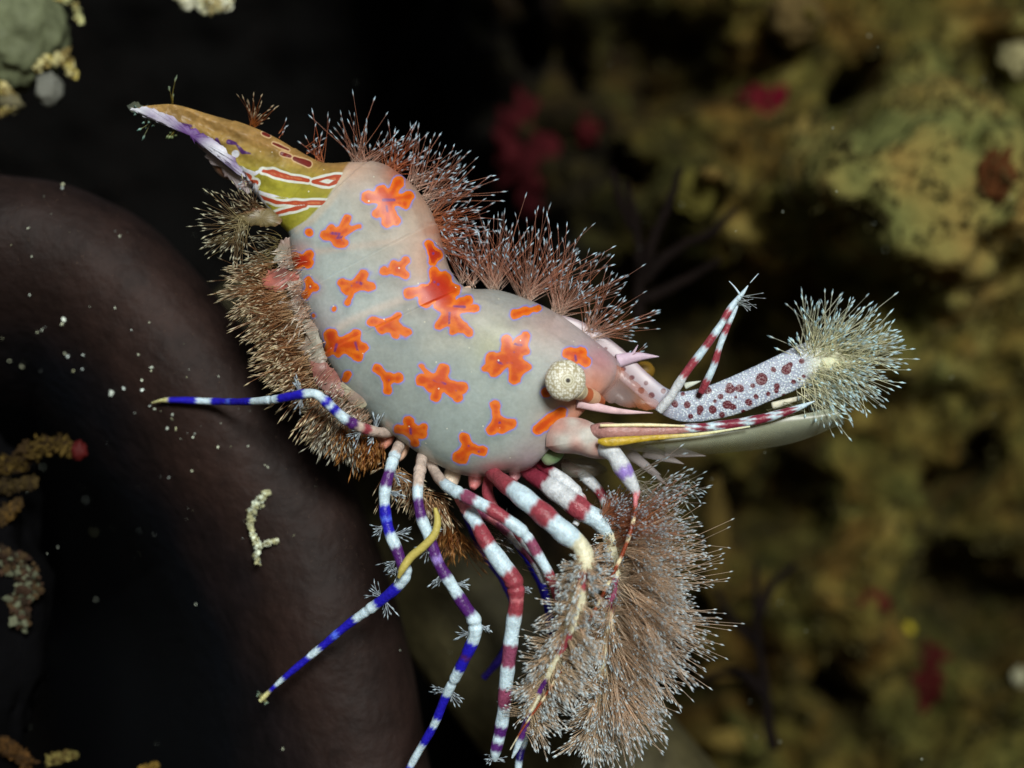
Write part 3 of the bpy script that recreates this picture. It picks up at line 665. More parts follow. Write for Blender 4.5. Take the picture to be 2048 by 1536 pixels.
def build_body():
    NU, NV = 520, 220
    S = catmull(SECT_A, NU)
    u = np.arange(NU) / (NU - 1) * (len(SECT_A) - 1)
    # true parameter: nearest section index by interpolation of cumulative sqrt distance
    d = np.r_[0, np.cumsum(np.sqrt(np.linalg.norm(np.diff(SECT_A[:, :3], axis=0), axis=1)))]
    u = np.interp(np.linspace(0, d[-1], NU), d, np.arange(len(SECT_A)))
    Dp, Vp, th = S[:, 0:2], S[:, 2:4], np.maximum(S[:, 4], 2)
    c = (Dp + Vp) / 2; a = (Dp - Vp) / 2
    th_ = np.linspace(0, 2 * math.pi, NV, endpoint=False)
    e = .66
    cs = np.sign(np.cos(th_)) * np.abs(np.cos(th_)) ** e; sn = np.sign(np.sin(th_)) * np.abs(np.sin(th_)) ** e
    # shell plates: each overlaps the one behind it with a small lip
    k = np.ones(NU)
    def lip(u0, h, w): 
        x = u - u0
        return np.where(x > 0, h * np.exp(-np.clip(x, 0, 50) / w), 0)
    k += lip(14.0, .085, 1.1) + (lip(8.6, .06, 1.0)) + lip(11.4, .05, .8) + lip(5.6, .10, .5) + lip(3.6, .16, .5) + lip(7.0, .05, .5) - .0 * u
    px = c[:, None, 0] + a[:, None, 0] * cs[None] * (1 + (k[:, None] - 1) * .35)
    pz = c[:, None, 1] + a[:, None, 1] * cs[None] * (1 + (k[:, None] - 1) * .35)
    py = -th[:, None] * .74 * sn[None] * k[:, None]
    V = np.stack([(px - 1024) / 1000, py / 1000, (768 - pz) / 1000], -1).reshape(-1, 3)
    # ragged lower edge and low ridges along the tail
    ut = np.repeat(u, NV); wtl = np.clip((7.2 - ut) / 2.5, 0, 1); low = np.clip(-np.tile(cs, NU), 0, 1)
    rg = np.array([mn.noise(Vector((v[0] * 60, v[2] * 60, 3))) + .6 * mn.noise(Vector((v[0] * 140, v[2] * 140, 8))) for v in V])
    V[:, 2] -= wtl * low ** 3 * rg * .012; V[:, 0] -= wtl * low ** 3 * rg * .006
    V[:, 1] += wtl * (.0022 * np.sin((V[:, 2] + V[:, 0] * .45) * 190) + .0025 * rg)
    # soft unevenness of the shell
    V[:, 1] += np.array([.004 * mn.noise(Vector((v * 7).tolist())) for v in V])
    i = np.arange(NU - 1)[:, None] * NV; j = np.arange(NV)[None]; j2 = (j + 1) % NV
    F = np.stack([i + j, i + NV + j, i + NV + j2, i + j2], -1).reshape(-1, 4).tolist()
    F += [list(range(NV)), list(range((NU - 1) * NV, NU * NV))[::-1]]
    # photo-plane coordinates of every vertex for laying out the shell's colour pattern
    kk = D / (D + V[:, 1]); X = V[:, 0] * 1000 * kk + 1024; Y = 768 - V[:, 2] * 1000 * kk
    wob = np.array([mn.noise(Vector((x * .045, y * .045, 3.3))) for x, y in zip(X, Y)])
    uu = np.repeat(u, NV)
    spot = np.full(len(V), 1e3); deep = np.full(len(V), 1e3)
    for si, s in enumerate(SPOTS2):
        s = conv(s, Z2)
        f = seg(X, Y, [s[0]], 0)
        for lobe in s[1:]:
            neck = min(s[0][2], lobe[2]) * .92
            f = smin(f, seg(X, Y, [lobe], 0))
            f = smin(f, seg(X, Y, [(s[0][0], s[0][1], neck), (lobe[0], lobe[1], neck)], 0))
        spot = np.minimum(spot, f)
        if si in (0, 3, 9, 10): deep = np.minimum(deep, seg(X, Y, [s[0]], 0) - (0 if si == 0 else 14))
    deep = np.where(spot < 0, deep, 1e3)
    deep = np.minimum(deep, np.where(spot < 0, seg(X, Y, [conv([(258, 825, 26)], Z2)[0]], 0), 1e3))
    wob2 = np.array([mn.noise(Vector((x * .13, y * .13, 6.3))) for x, y in zip(X, Y)])
    spot += wob * 2.4 + wob2 * 2.2 - 2.8
    core = np.full(len(V), 1e3)
    for s in CORES2: core = np.minimum(core, seg(X, Y, conv(s, Z2), 0))
    core = np.where(spot < -1.5, core + .3 + wob * 1.6, 1e3)
    def field(L, w=1.6):
        f = np.full(len(V), 1e3)
        for s in L: f = np.minimum(f, seg(X, Y, [(q[0], q[1], q[2] * .82) for q in conv(s, Z1)], 0))
        return f + wob * w
    xb_ = np.interp(Y, [318, 334, 400, 440, 464], [706, 694, 655, 616, 578]); tailm = (X < xb_) & (uu < 10.5)
    fs = {n: np.where(tailm, field(L, 2.6), 1e3) for n, L in (('red', RED1), ('redcore', REDC1), ('violet', VIO1), ('white', WHI1), ('maroon', MAR1))}
    # ground colours: low frequency, with seam shading painted in
    Cc = np.repeat(lin((164, 178, 176))[None], len(V), 0)
    def tint(px_, py_, r, rgb, a, s=1.0):
        nonlocal Cc
        w = (a * np.exp(-(((X - px_) / (r * s)) ** 2 + ((Y - py_) / r) ** 2)))[:, None]
        Cc = Cc * (1 - w) + lin(rgb) * w
    tint(800, 420, 110, (176, 164, 146), .8); tint(860, 520, 60, (196, 150, 124), .7); tint(920, 600, 90, (186, 166, 150), .5); tint(1100, 650, 60, (190, 150, 140), .6, 1.5)
    tint(640, 680, 40, (178, 160, 160), .7); tint(930, 900, 120, (142, 156, 150), .8, 1.5); tint(780, 760, 90, (146, 156, 150), .6); tint(1150, 850, 60, (206, 140, 112), .9)
    tint(1060, 920, 40, (176, 150, 160), .7); tint(1200, 720, 50, (176, 130, 140), .9); tint(1000, 945, 24, (190, 80, 90), .7, 2); tint(1180, 780, 50, (200, 130, 100), .9)
    tint(990, 690, 40, (176, 182, 150), .6); tint(700, 330, 50, (196, 150, 120), .7, 1.4); tint(600, 510, 26, (196, 110, 110), .6); tint(625, 575, 18, (196, 110, 110), .5)
    tint(640, 640, 50, (170, 164, 170), .5); tint(800, 345, 36, (196, 104, 66), .8); tint(850, 400, 40, (190, 140, 112), .7); tint(875, 470, 34, (186, 110, 76), .7)
    def streak(path, w, rgb, a):
        nonlocal Cc
        f = np.clip(1 - np.maximum(seg(X, Y, [(*p, 0) for p in path], 0), 0) / w, 0, 1)
        f = (a * f * f * (3 - 2 * f))[:, None]; Cc = Cc * (1 - f) + lin(rgb) * f
    streak([(652, 672), (700, 642), (760, 616), (830, 592), (905, 576)], 16, (204, 186, 172), .6)
    streak([(660, 690), (720, 655), (790, 628), (860, 605)], 30, (140, 140, 132), .5)  # darker band paints the soft shading beside the carapace seam
    streak([(600, 508), (700, 494), (800, 482), (872, 474)], 12, (194, 172, 156), .5)
    streak([(690, 345), (665, 395), (625, 440), (592, 460)], 14, (196, 176, 150), .5)
    streak([(860, 690), (960, 665), (1010, 690)], 40, (184, 186, 172), .5); streak([(880, 870), (1000, 830), (1080, 800)], 46, (150, 164, 160), .6)
    streak([(760, 835), (830, 895), (890, 935), (950, 952), (1040, 944)], 16, (190, 192, 180), .55)
    dist_back = np.clip((Y - (205 + (X - 280) * .33)) / 70, 0, 1)
    yel = lin((150, 116, 66))[None] * (1 - dist_back[:, None]) + lin((150, 146, 48))[None] * dist_back[:, None]
    xb = np.interp(Y, [318, 334, 400, 440, 464], [706, 694, 655, 616, 578]); wt = (np.clip((xb - X) / 5, 0, 1) * (uu < 10.5))[:, None]; tailm = wt[:, 0] > .3; wt2 = np.clip((6.2 - uu) / 3, 0, 1)[:, None]
    yel = yel * (1 - .65 * wt2) + lin((140, 114, 66)) * .65 * wt2
    Cc = Cc * (1 - wt) + yel * wt
    tn = np.array([1 + .30 * mn.noise(Vector((x * .03, y * .05, 1.3))) + .18 * mn.noise(Vector((x * .11, y * .16, 7.3))) for x, y in zip(X, Y)])[:, None]
    Cc = Cc * (1 - wt) + Cc * tn * wt
    g = Geo(); g.add(V, F, Cc)
    fs['glass'] = .45 + .55 * np.clip((uu - 8.4) / .8, 0, 1)
    fs.update(spot=np.where(uu < 8.5, 1e3, spot), core=np.where(uu < 8.5, 1e3, core), deep=np.where(uu < 8.5, 1e3, deep))
    return g.build('body', M_BODY, shrimp, attrs=fs)
body = build_body()
def build_flesh():
    NU, NV = 200, 80
    S = catmull(SECT_A, NU); d = np.r_[0, np.cumsum(np.sqrt(np.linalg.norm(np.diff(SECT_A[:, :3], axis=0), axis=1)))]
    u = np.interp(np.linspace(0, d[-1], NU), d, np.arange(len(SECT_A))); keep = (u > 7.2) & (u < 22.6); S = S[keep]; u = u[keep]; NU = len(S)
    c = (S[:, 0:2] + S[:, 2:4]) / 2; a = (S[:, 0:2] - S[:, 2:4]) / 2
    c = c - a * .04
    t = np.linspace(0, 2 * math.pi, NV, endpoint=False); e = .8
    cs = np.sign(np.cos(t)) * np.abs(np.cos(t)) ** e; sn = np.sign(np.sin(t)) * np.abs(np.sin(t)) ** e
    k = .84 * np.minimum(1, np.minimum((u - 7.2) / .6, (22.6 - u) / .8).clip(.05, 1) ** .5)
    px = c[:, None, 0] + a[:, None, 0] * cs[None] * k[:, None]; pz = c[:, None, 1] + a[:, None, 1] * cs[None] * k[:, None]
    py = -S[:, 4][:, None] * .62 * sn[None] * k[:, None]
    V = np.stack([(px - 1024) / 1000, py / 1000, (768 - pz) / 1000], -1).reshape(-1, 3)
    V += np.array([.014 * fbm((v * 9).tolist(), 3) for v in V])[:, None] * np.array([.3, -1, .3])
    i = np.arange(NU - 1)[:, None] * NV; j = np.arange(NV)[None]; j2 = (j + 1) % NV
    F = np.stack([i + j, i + NV + j, i + NV + j2, i + j2], -1).reshape(-1, 4).tolist() + [list(range(NV)), list(range((NU - 1) * NV, NU * NV))[::-1]]
    w = np.clip([.5 + .9 * fbm((v * 6 + 4).tolist(), 4) for v in V], 0, 1)[:, None]
    C = lin((214, 216, 206)) * w + lin((150, 150, 138)) * (1 - w)
    X = V[:, 0] * 1000 + 1024; Y = 768 - V[:, 2] * 1000
    for x, y, r, rgb, am in ((990, 700, 70, (206, 206, 150), .8), (860, 560, 70, (206, 150, 120), .7), (1130, 800, 70, (196, 140, 120), .7), (900, 860, 90, (130, 146, 146), .7), (760, 430, 60, (206, 186, 160), .6)):
        q = (am * np.exp(-((X - x) ** 2 + (Y - y) ** 2) / r ** 2))[:, None]; C = C * (1 - q) + lin(rgb) * q
    g = Geo(); g.add(V, F, C); return g.build('inner_flesh', M_PALE, shrimp)
build_flesh()

def body_y(px, py):
    """near face of the body under a pixel"""
    o = Vector((0, -D, 0)); d = (Vector(W(px, py, 0)) - o).normalized()
    m = body.matrix_basis.copy(); off = shrimp.location + body.location
    hit, loc, nor, idx = body.ray_cast(o - off, d)
    return (loc + off).y if hit else 0.0

# ---- legs
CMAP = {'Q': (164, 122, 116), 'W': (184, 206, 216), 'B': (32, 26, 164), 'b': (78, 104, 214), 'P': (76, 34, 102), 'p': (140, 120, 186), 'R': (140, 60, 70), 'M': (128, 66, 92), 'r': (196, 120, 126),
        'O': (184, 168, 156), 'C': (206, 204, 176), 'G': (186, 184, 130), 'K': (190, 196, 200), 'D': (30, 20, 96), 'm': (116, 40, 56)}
def leg(name, nodes, bands, parent=None, step=2.0, label=None, m=None, flat=1.0, soft=8.0, joints=(), rag=1.0):
    """nodes (px, py, depth, radius px); bands (px, py, colour key) mark where a colour starts"""
    N = np.array([[*W(px, py, y), r / 1000] for px, py, y, r in nodes])
    L = np.sum(np.linalg.norm(np.diff(N[:, :3], axis=0), axis=1)) * 1000
    n = max(12, int(L / step)); S = catmull(N, n)
    P, R = S[:, :3], np.maximum(S[:, 3] * .85, .0006)
    cum = np.r_[0, np.cumsum(np.linalg.norm(np.diff(P, axis=0), axis=1))] * 1000
    kk = D / (D + P[:, 1]); X = P[:, 0] * 1000 * kk + 1024; Y = 768 - P[:, 2] * 1000 * kk
    at = []
    for bx, by, key in bands: at.append((cum[int(np.argmin((X - bx) ** 2 + (Y - by) ** 2))], key))
    at.sort(key=lambda t: t[0])
    C = np.repeat(lin(CMAP[at[0][1]])[None], n, 0)
    for s0, key in at[1:]:
        w = np.clip((cum - s0) / soft + .5, 0, 1)[:, None]; C = C * (1 - w) + lin(CMAP[key]) * w
    # slight swelling so the limb is not a machined rod
    R = R * (1 + .04 * np.sin(cum / 9.0) + np.array([.07 * mn.noise(Vector((c * .04, n * .1, 2))) for c in cum]))
    for jx, jy in joints:
        s0 = cum[int(np.argmin((X - jx) ** 2 + (Y - jy) ** 2))]
        R = R * (1 + .10 * np.exp(-((cum - s0 + 7) / 6.0) ** 2) - .12 * np.exp(-((cum - s0 - 3) / 3.5) ** 2) + .05 * np.exp(-((cum - s0 - 12) / 6.0) ** 2))
    sides = 18
    g = Geo(); tube(g, P, R, sides, C, flat)
    # ragged band edges: jitter the colour lookup round the limb
    col = g.c[-1].reshape(n, sides, 3)
    for j in range(sides):
        sh = rag * (1.6 * np.sin(j * 2.1 + 1) + 2.4 * np.array([mn.noise(Vector((j * .7, c * .03, 5))) for c in cum])) / step
        idx = np.clip((np.arange(n) + np.round(sh)).astype(int), 0, n - 1); col[:, j] = C[idx]
        st = np.array([1 + .16 * mn.noise(Vector((j * 1.9, c * .05, 11))) + .16 * mn.noise(Vector((j * .9, c * .35, 21))) for c in cum])
        col[:, j] *= st[:, None]
    g.c[-1] = col.reshape(-1, 3)
    o = g.build(name, m or M_LEG, parent or shrimp)
    if label: o['label'] = label
    return o, P, R

def tuft(parent, pts, a0, a1, n, l0, l1, cols, name='seta_tuft', r=.0006, bulb=3.1, jit=4, ysp=.5, ymean=-.3, y=None, blen=.012):
    g = Geo(); n = max(4, int(n * .66))
    pts = np.atleast_2d(np.asarray(pts, float)); k = rng.integers(len(pts), size=n)
    B = []
    for i in k:
        q = pts[i]; yy = q[2] if len(q) > 2 else (y if y is not None else 0)
        B.append(W(q[0] + rng.normal(0, jit), q[1] + rng.normal(0, jit), yy + rng.normal(0, jit * 1.6) / 1000))
    d = rand_dirs(n, a0, a1, ysp, ymean)
    setae(g, np.array(B), d, rng.uniform(l0 * .6, l1, n) / 1000, [lin(c) for c in cols], r, bulb, blen=blen)
    return g.build(name, M_SETA, parent)

TC = ((242, 222, 206), (206, 136, 100), (214, 238, 250))      # crest bristles: pale base, brown shaft, blue white tip
TCR = ((232, 164, 120), (204, 114, 70), (210, 228, 238))
TCG = ((150, 128, 84), (118, 84, 44), (206, 204, 176))
# crest on tail and abdomen
tuft(shrimp, (505, 250), 15, 110, 46, 40, 80, ((190, 110, 44), (156, 84, 34), (206, 190, 160)), jit=3, blen=.012)
tuft(shrimp, (560, 268), 40, 70, 7, 25, 40, TCR, jit=3)
tuft(shrimp, (640, 326), 60, 140, 20, 45, 100, TCR, jit=4)
tuft(shrimp, (612, 300), 20, 80, 8, 25, 60, TCR, jit=4)
tuft(shrimp, [(712, 328), (724, 327), (735, 330)], 25, 150, 85, 70, 135, TC, jit=4)
tuft(shrimp, [(776, 337), (786, 343)], 5, 110, 90, 55, 105, TCR, jit=6)
tuft(shrimp, [(822, 366), (834, 374)], 0, 90, 80, 60, 120, TC, jit=6)
tuft(shrimp, [(848, 398), (852, 418)], -5, 65, 95, 70, 160, TC, jit=6)
tuft(shrimp, [(864, 436), (870, 455)], -25, 55, 90, 55, 130, TCR, jit=7)
tuft(shrimp, [(876, 482), (886, 502)], -35, 45, 80, 50, 105, TCR, jit=6)
# crest on the carapace
tuft(shrimp, [(925, 565), (943, 572)], 40, 130, 55, 60, 150, TC, jit=5)
tuft(shrimp, [(984, 577), (992, 578)], 40, 135, 125, 90, 178, TC, jit=4)
tuft(shrimp, [(1046, 596), (1058, 598)], 25, 125, 150, 100, 195, TC, jit=4)
tuft(shrimp, [(1112, 622), (1124, 626)], 10, 115, 130, 90, 190, TC, jit=4)
tuft(shrimp, [(1172, 664), (1186, 674)], -10, 100, 120, 70, 150, TC, jit=4)
tuft(shrimp, [(1252, 716)], 20, 60, 6, 40, 60, TC, jit=3)

# ---- rostrum
def build_rostrum():
    nodes = [(1105, 645, 20), (1160, 668, 24), (1225, 714, 25), (1285, 768, 23), (1325, 800, 25), (1365, 813, 30), (1420, 806, 34), (1466, 792, 37), (1527, 766, 38), (1584, 740, 39), (1624, 719, 36), (1660, 714, 25), (1700, 721, 12), (1730, 727, 2)]
    N = np.array([[*W(px, py, -.012 if px > 1250 else -.0), r / 1000] for px, py, r in nodes]); n = 300
    S = catmull(N, n); g = Geo(); tube(g, S[:, :3], np.maximum(S[:, 3], .0015), 96, (1, 1, 1), flat=.24)
    V = g.v[0]; kk = D / (D + V[:, 1]); X = V[:, 0] * 1000 * kk + 1024; Y = 768 - V[:, 2] * 1000 * kk
    base = np.clip((X - 1290) / 70, 0, 1)[:, None]; tip = np.clip((X - 1600) / 50, 0, 1)[:, None]
    C = lin((152, 138, 144)) * (1 - base) + lin((140, 150, 168)) * base; C = C * (1 - tip) + lin((202, 206, 176)) * tip
    low = np.clip((Y - (842 - .28 * (X - 1400))) / 16, 0, 1)[:, None] * base * (1 - tip); C = C * (1 - low * .7) + lin((200, 196, 170)) * low * .7
    g.c[0] = C
    z = [(1005, 668, 12), (1110, 735, 11), (1220, 655, 11), (1335, 600, 10), (1150, 615, 10), (1245, 545, 11), (980, 690, 9), (1075, 670, 9), (795, 700, 17), (850, 705, 15), (912, 725, 17), (905, 740, 14), (968, 725, 18), (868, 755, 13), (1035, 705, 20), (1062, 715, 15), (1135, 695, 17), (1165, 668, 14), (905, 660, 16), (945, 640, 18), (1045, 632, 24), (1090, 630, 20), (1190, 588, 28), (1300, 545, 22), (1322, 520, 14),
         (1262, 620, 16), (1258, 640, 12), (1372, 505, 10), (1382, 575, 12), (1365, 590, 8), (1010, 750, 13), (1155, 745, 16), (830, 655, 10), (640, 640, 15), (600, 580, 11), (665, 605, 10), (560, 540, 11), (690, 660, 12), (720, 590, 9), (520, 490, 9), (480, 450, 8), (745, 640, 10), (620, 690, 9), (1290, 665, 10), (700, 720, 9), (455, 470, 8), (580, 500, 7)]
    wob = np.array([mn.noise(Vector((x * .06, y * .06, 8))) for x, y in zip(X, Y)])
    sp = np.full(len(V), 1e3)
    for x, y, r in z: sp = smin(sp, seg(X, Y, [(*Z3(x, y), r * .43)], 0), 4)
    grain = np.clip((X - 1330) / 40, 0, 1) * np.clip((1650 - X) / 50, 0, 1)
    return g.build('rostrum', M_ROSTRUM, shrimp, attrs={'spot': sp + wob * 3.4, 'grain': grain})
rostrum = build_rostrum()
def spine(name, parent, a, b, r, col, y0=-.03, y1=-.03, m=None, bow=0):
    mid = ((a[0] + b[0]) / 2 + bow * (b[1] - a[1]), (a[1] + b[1]) / 2 - bow * (b[0] - a[0]))
    g = Geo(); S = catmull([[*W(*a, y0), r / 1000], [*W(*mid, (y0 + y1) / 2), r * .62 / 1000], [*W(*b, y1), .0006]], 24)
    tube(g, S[:, :3], S[:, 3], 10, lin(col), flat=.7)
    return g.build(name, m or M_PALE, parent)
spine('spine', rostrum, (1235, 722), (1318, 713), 15, (188, 168, 184), -.01, -.02, bow=.05)
spine('spine', rostrum, (1262, 714), (1276, 690), 4, (190, 170, 186), -.01, -.02)
spine('spine', rostrum, (1370, 772), (1402, 762), 7, (196, 204, 190), -.01, -.02)
spine('spine', rostrum, (1545, 812), (1632, 786), 8, (208, 206, 186), .0, -.03)
spine('spine', shrimp, (940, 578), (896, 584), 7, (208, 176, 152), -.02, -.05)
spine('spine', shrimp, (1155, 805), (1306, 826), 11, (200, 172, 176), -.10, -.05, m=M_PALE, bow=-.04)
RT = ((240, 238, 206), (236, 236, 208), (214, 240, 246))
tuft(rostrum, [(1625, 700, -.02), (1650, 690, -.02), (1670, 690, -.02)], 15, 115, 280, 35, 125, RT, jit=11, r=.0008)
tuft(rostrum, [(1690, 700, -.02), (1715, 722, -.02)], -20, 60, 240, 35, 110, RT, jit=12, r=.0008)
tuft(rostrum, [(1640, 745, -.02), (1680, 735, -.02), (1620, 770, -.02)], -88, 0, 520, 35, 120, RT, jit=13, r=.0008)
tuft(rostrum, [(1600, 715, -.02), (1612, 705, -.02)], 110, 165, 14, 40, 75, RT, jit=5, r=.0010, blen=.014)
tuft(rostrum, [(1630, 690, -.02)], 92, 122, 6, 100, 125, RT, jit=6, r=.0011, blen=.014)
tuft(rostrum, [(1600, 800, -.02), (1575, 812, -.02), (1540, 822, -.02)], -30, 20, 60, 30, 60, ((150, 150, 120), (120, 120, 90), (150, 150, 120)), jit=5, r=.0006, bulb=1)

# ---- eyes
def build_eye(px, py, y, r, parent, dish=.62):
    V, F = sphere_grid(40, 64)
    V = np.stack([V[:, 0], -V[:, 2], V[:, 1]], 1)               # pole towards the viewer
    t = np.arccos(np.clip(-V[:, 1], -1, 1)) / (math.pi / 2)
    V = V * np.array([1, dish, 1]) * r / 1000 * (1 + .02 * np.sin(V[:, :1] * 9))
    a = math.radians(12); V = np.stack([V[:, 0] * math.cos(a) - V[:, 1] * math.sin(a), V[:, 0] * math.sin(a) + V[:, 1] * math.cos(a), V[:, 2]], 1)
    g = Geo(); g.add(V + W(px, py, y), F)
    return g.build('eye', M_EYE, parent, attrs={'centre': t})
ye = -.155
e1 = build_eye(1130, 761, ye, 40, shrimp)
g = Geo(); S = catmull([[*W(1148, 775, ye + .02), .024], [*W(1164, 786, ye + .045), .015], [*W(1184, 795, ye + .07), .016], [*W(1202, 804, ye + .10), .010]], 60)
Cs = np.repeat(lin((166, 88, 52))[None], 60, 0); Cs[30:44] = lin((190, 150, 120)); Cs[:18] = lin((206, 196, 160)); tube(g, S[:, :3], S[:, 3], 20, Cs)
g.build('eye_stalk', M_PALE, shrimp)
g = Geo(); blob(g, W(1288, 742, .05), (.022, .02, .020), .06, 2, 3, 24, lin((110, 84, 26))); o = g.build('eye', M_PALE, shrimp); o['label'] = 'golden far eye behind the rostrum'

# ---- antennae, antennal scale
def build_scale(dy, parent):
    scale = empty('antennal_scale', (0, 0, 0)); scale.parent = parent; scale.location = Vector(W(1200, 880, 0)) - parent.location
    o, P, R = leg('outer_margin', [(1165, 868, -.07 + dy, 8), (1190, 862, -.11 + dy, 17), (1225, 862, -.125 + dy, 19), (1290, 862, -.12 + dy, 16), (1370, 858, -.11 + dy, 11), (1450, 850, -.10 + dy, 11), (1530, 836, -.095 + dy, 11), (1590, 818, -.09 + dy, 8), (1630, 802, -.09 + dy, 1)],
        [(1175, 860, 'Q'), (1372, 858, 'W'), (1388, 857, 'm'), (1416, 853, 'W'), (1436, 851, 'm'), (1484, 845, 'W'), (1502, 842, 'm'), (1536, 834, 'W'), (1558, 828, 'm'), (1590, 819, 'W')], scale, rag=4.5)
    g = Geo(); S = catmull([[*W(1196, 882, -.14 + dy), .004], [*W(1210, 884, -.144 + dy), .0085], [*W(1300, 876, -.134 + dy), .0055], [*W(1400, 868, -.118 + dy), .0032], [*W(1500, 853, -.108 + dy), .0015]], 90)
    t = np.clip((S[:, 0] - W(1300, 0, 0)[0]) / .14, 0, 1)[:, None]
    tube(g, S[:, :3], S[:, 3], 14, lin((176, 150, 44)) * (1 - t) + lin((214, 216, 170)) * t, flat=.6); g.build('yellow_stripe', M_LEG, scale)
    g = Geo(); S = catmull([[*W(1200, 851, -.142 + dy), .003], [*W(1290, 850, -.136 + dy), .0035], [*W(1370, 852, -.122 + dy), .002]], 50); tube(g, S[:, :3], S[:, 3], 8, lin((226, 214, 170))); g.build('cream_ridge', M_LEG, scale)
    # translucent blade below the margin
    up = catmull([W(1210, 880, -.10 + dy), W(1330, 874, -.095 + dy), W(1450, 862, -.085 + dy), W(1560, 838, -.075 + dy), W(1670, 815, -.065 + dy)], 60)
    lo = catmull([W(1215, 892, -.08 + dy), W(1330, 910, -.05 + dy), W(1460, 905, -.03 + dy), W(1590, 885, -.02 + dy), W(1690, 846, -.04 + dy)], 60)
    V = []; nr = 12
    for s in (0, 1):
        for q in range(nr):
            t = q / (nr - 1); m_ = up * (1 - t) + lo * t; m_ = m_ + np.array([0, -.02 * math.sin(math.pi * t) + s * .0025, 0]); V.append(m_)
    V = np.array(V); F = []
    for s in (0, 1):
        for q in range(nr - 1):
            for i in range(59):
                a_ = (s * nr + q) * 60 + i; F.append((a_, a_ + 1, a_ + 61, a_ + 60) if s else (a_, a_ + 60, a_ + 61, a_ + 1))
    g = Geo(); g.add(V.reshape(-1, 3), F, lin((176, 184, 160))); g.build('blade', M_CLEAR, scale)
    return scale
scale1 = build_scale(0, shrimp)
def flap(name, parent, outline, y, thick, col, m, ruffle=0, col2=None, ragged=0.0):
    """a thin curved plate with real thickness from a pixel outline"""
    P = catmull(np.array([W(*p, y) for p in outline + outline[:1]]), 145)[:-1]
    if ragged: P = P + np.array([[mn.noise(Vector((p[0] * 55, p[2] * 55, 2))) + .7 * mn.noise(Vector((p[0] * 150, p[2] * 150, 5))), 0, mn.noise(Vector((p[0] * 55, p[2] * 55, 9))) + .7 * mn.noise(Vector((p[0] * 150, p[2] * 150, 7)))] for p in P]) * ragged / 1000
    c = P.mean(0); n = len(P); rings = 7; V = []; F = []
    for s in (-1, 1):
        for q in range(rings):
            t = 1 - q / rings; w = np.sqrt(max(0, 1 - t * t)); m_ = c + (P - c) * t; m_ = m_ + np.array([0, s * thick * w, 0]); V.append(m_)
        V.append(np.repeat((c + np.array([0, s * thick, 0]))[None], 1, 0))
    base = 0
    for si in range(2):
        b0 = si * (rings * n + 1)
        for q in range(rings - 1):
            for i in range(n):
                a_ = b0 + q * n + i; b_ = b0 + q * n + (i + 1) % n
                F.append((a_, b_, b_ + n, a_ + n))
        for i in range(n): F.append((b0 + (rings - 1) * n + i, b0 + (rings - 1) * n + (i + 1) % n, b0 + rings * n))
    Vv = np.concatenate(V); Vv[:, 1] += np.array([ruffle * mn.noise(Vector((v * 18).tolist())) for v in Vv])
    t = np.clip([.5 + 1.6 * mn.noise(Vector((v * 26).tolist())) for v in Vv], 0, 1)[:, None]
    g = Geo(); g.add(Vv, F, lin(col) * t + (lin(col) * .45 + lin((150, 142, 128)) * .55 if col2 is None else lin(col2)) * (1 - t)); return g.build(name, m, parent)
flap('orbit_plate', shrimp, [(1190, 712), (1235, 732), (1290, 782), (1322, 814), (1282, 818), (1225, 806), (1188, 780)], -.05, .010, (164, 142, 140), M_CLEAR, .01, (186, 112, 76), 4)
flap('antenna_base', shrimp, [(1092, 893), (1094, 868), (1118, 838), (1160, 836), (1205, 858), (1238, 892), (1232, 915), (1195, 918), (1150, 908), (1112, 905)], -.088, .036, (176, 174, 166), M_PALE, .012, (176, 138, 128))
# pale toothed plates hanging under the scale
for a, b, r in (((1240, 895), (1322, 950), 16), ((1290, 900), (1368, 928), 16), ((1330, 900), (1412, 912), 14), ((1260, 905), (1340, 975), 12)):
    spine('tooth', scale1, a, b, r, (176, 168, 168), -.05, -.03, M_CLEAR)
flap('mouth_plate', shrimp, [(1075, 905), (1105, 898), (1128, 905), (1118, 922), (1092, 930)], -.05, .012, (96, 126, 84), M_PALE)
flap('mouth_plate', shrimp, [(1120, 915), (1180, 918), (1215, 940), (1190, 952), (1130, 950)], -.02, .012, (66, 66, 56), M_CLEAR)
# antennules: red and white forked
leg('antennule', [(1318, 822, -.06, 10), (1340, 795, -.07, 11), (1372, 745, -.08, 10), (1410, 695, -.085, 9.5), (1440, 652, -.09, 8.5), (1464, 612, -.09, 7.5), (1484, 588, -.09, 5), (1496, 571, -.09, 1.2)],
    [(1318, 822, 'K'), (1366, 752, 'R'), (1392, 718, 'W'), (1408, 694, 'R'), (1428, 668, 'W'), (1446, 640, 'R'), (1460, 620, 'W')])
leg('antennule', [(1402, 785, -.04, 8), (1412, 765, -.05, 9), (1428, 730, -.06, 8.5), (1440, 690, -.07, 8), (1454, 655, -.075, 7), (1468, 625, -.08, 5), (1478, 604, -.08, 2)],
    [(1402, 785, 'R'), (1413, 756, 'W'), (1428, 725, 'R'), (1436, 697, 'W'), (1448, 668, 'R'), (1457, 645, 'W')])
leg('antennule_tip', [(1482, 592, -.09, 2.5), (1470, 575, -.09, 1.8), (1458, 562, -.09, .8)], [(1482, 592, 'W')])
leg('antennule_tip', [(1500, 566, -.09, .8), (1508, 557, -.09, 1.2), (1517, 547, -.09, .6)], [(1500, 566, 'W')])
tuft(shrimp, [(1486, 592, -.09), (1478, 605, -.09)], -45, 10, 26, 18, 40, ((200, 210, 205), (190, 200, 200), (210, 220, 225)), jit=3, r=.0006, bulb=1.3, blen=.005)
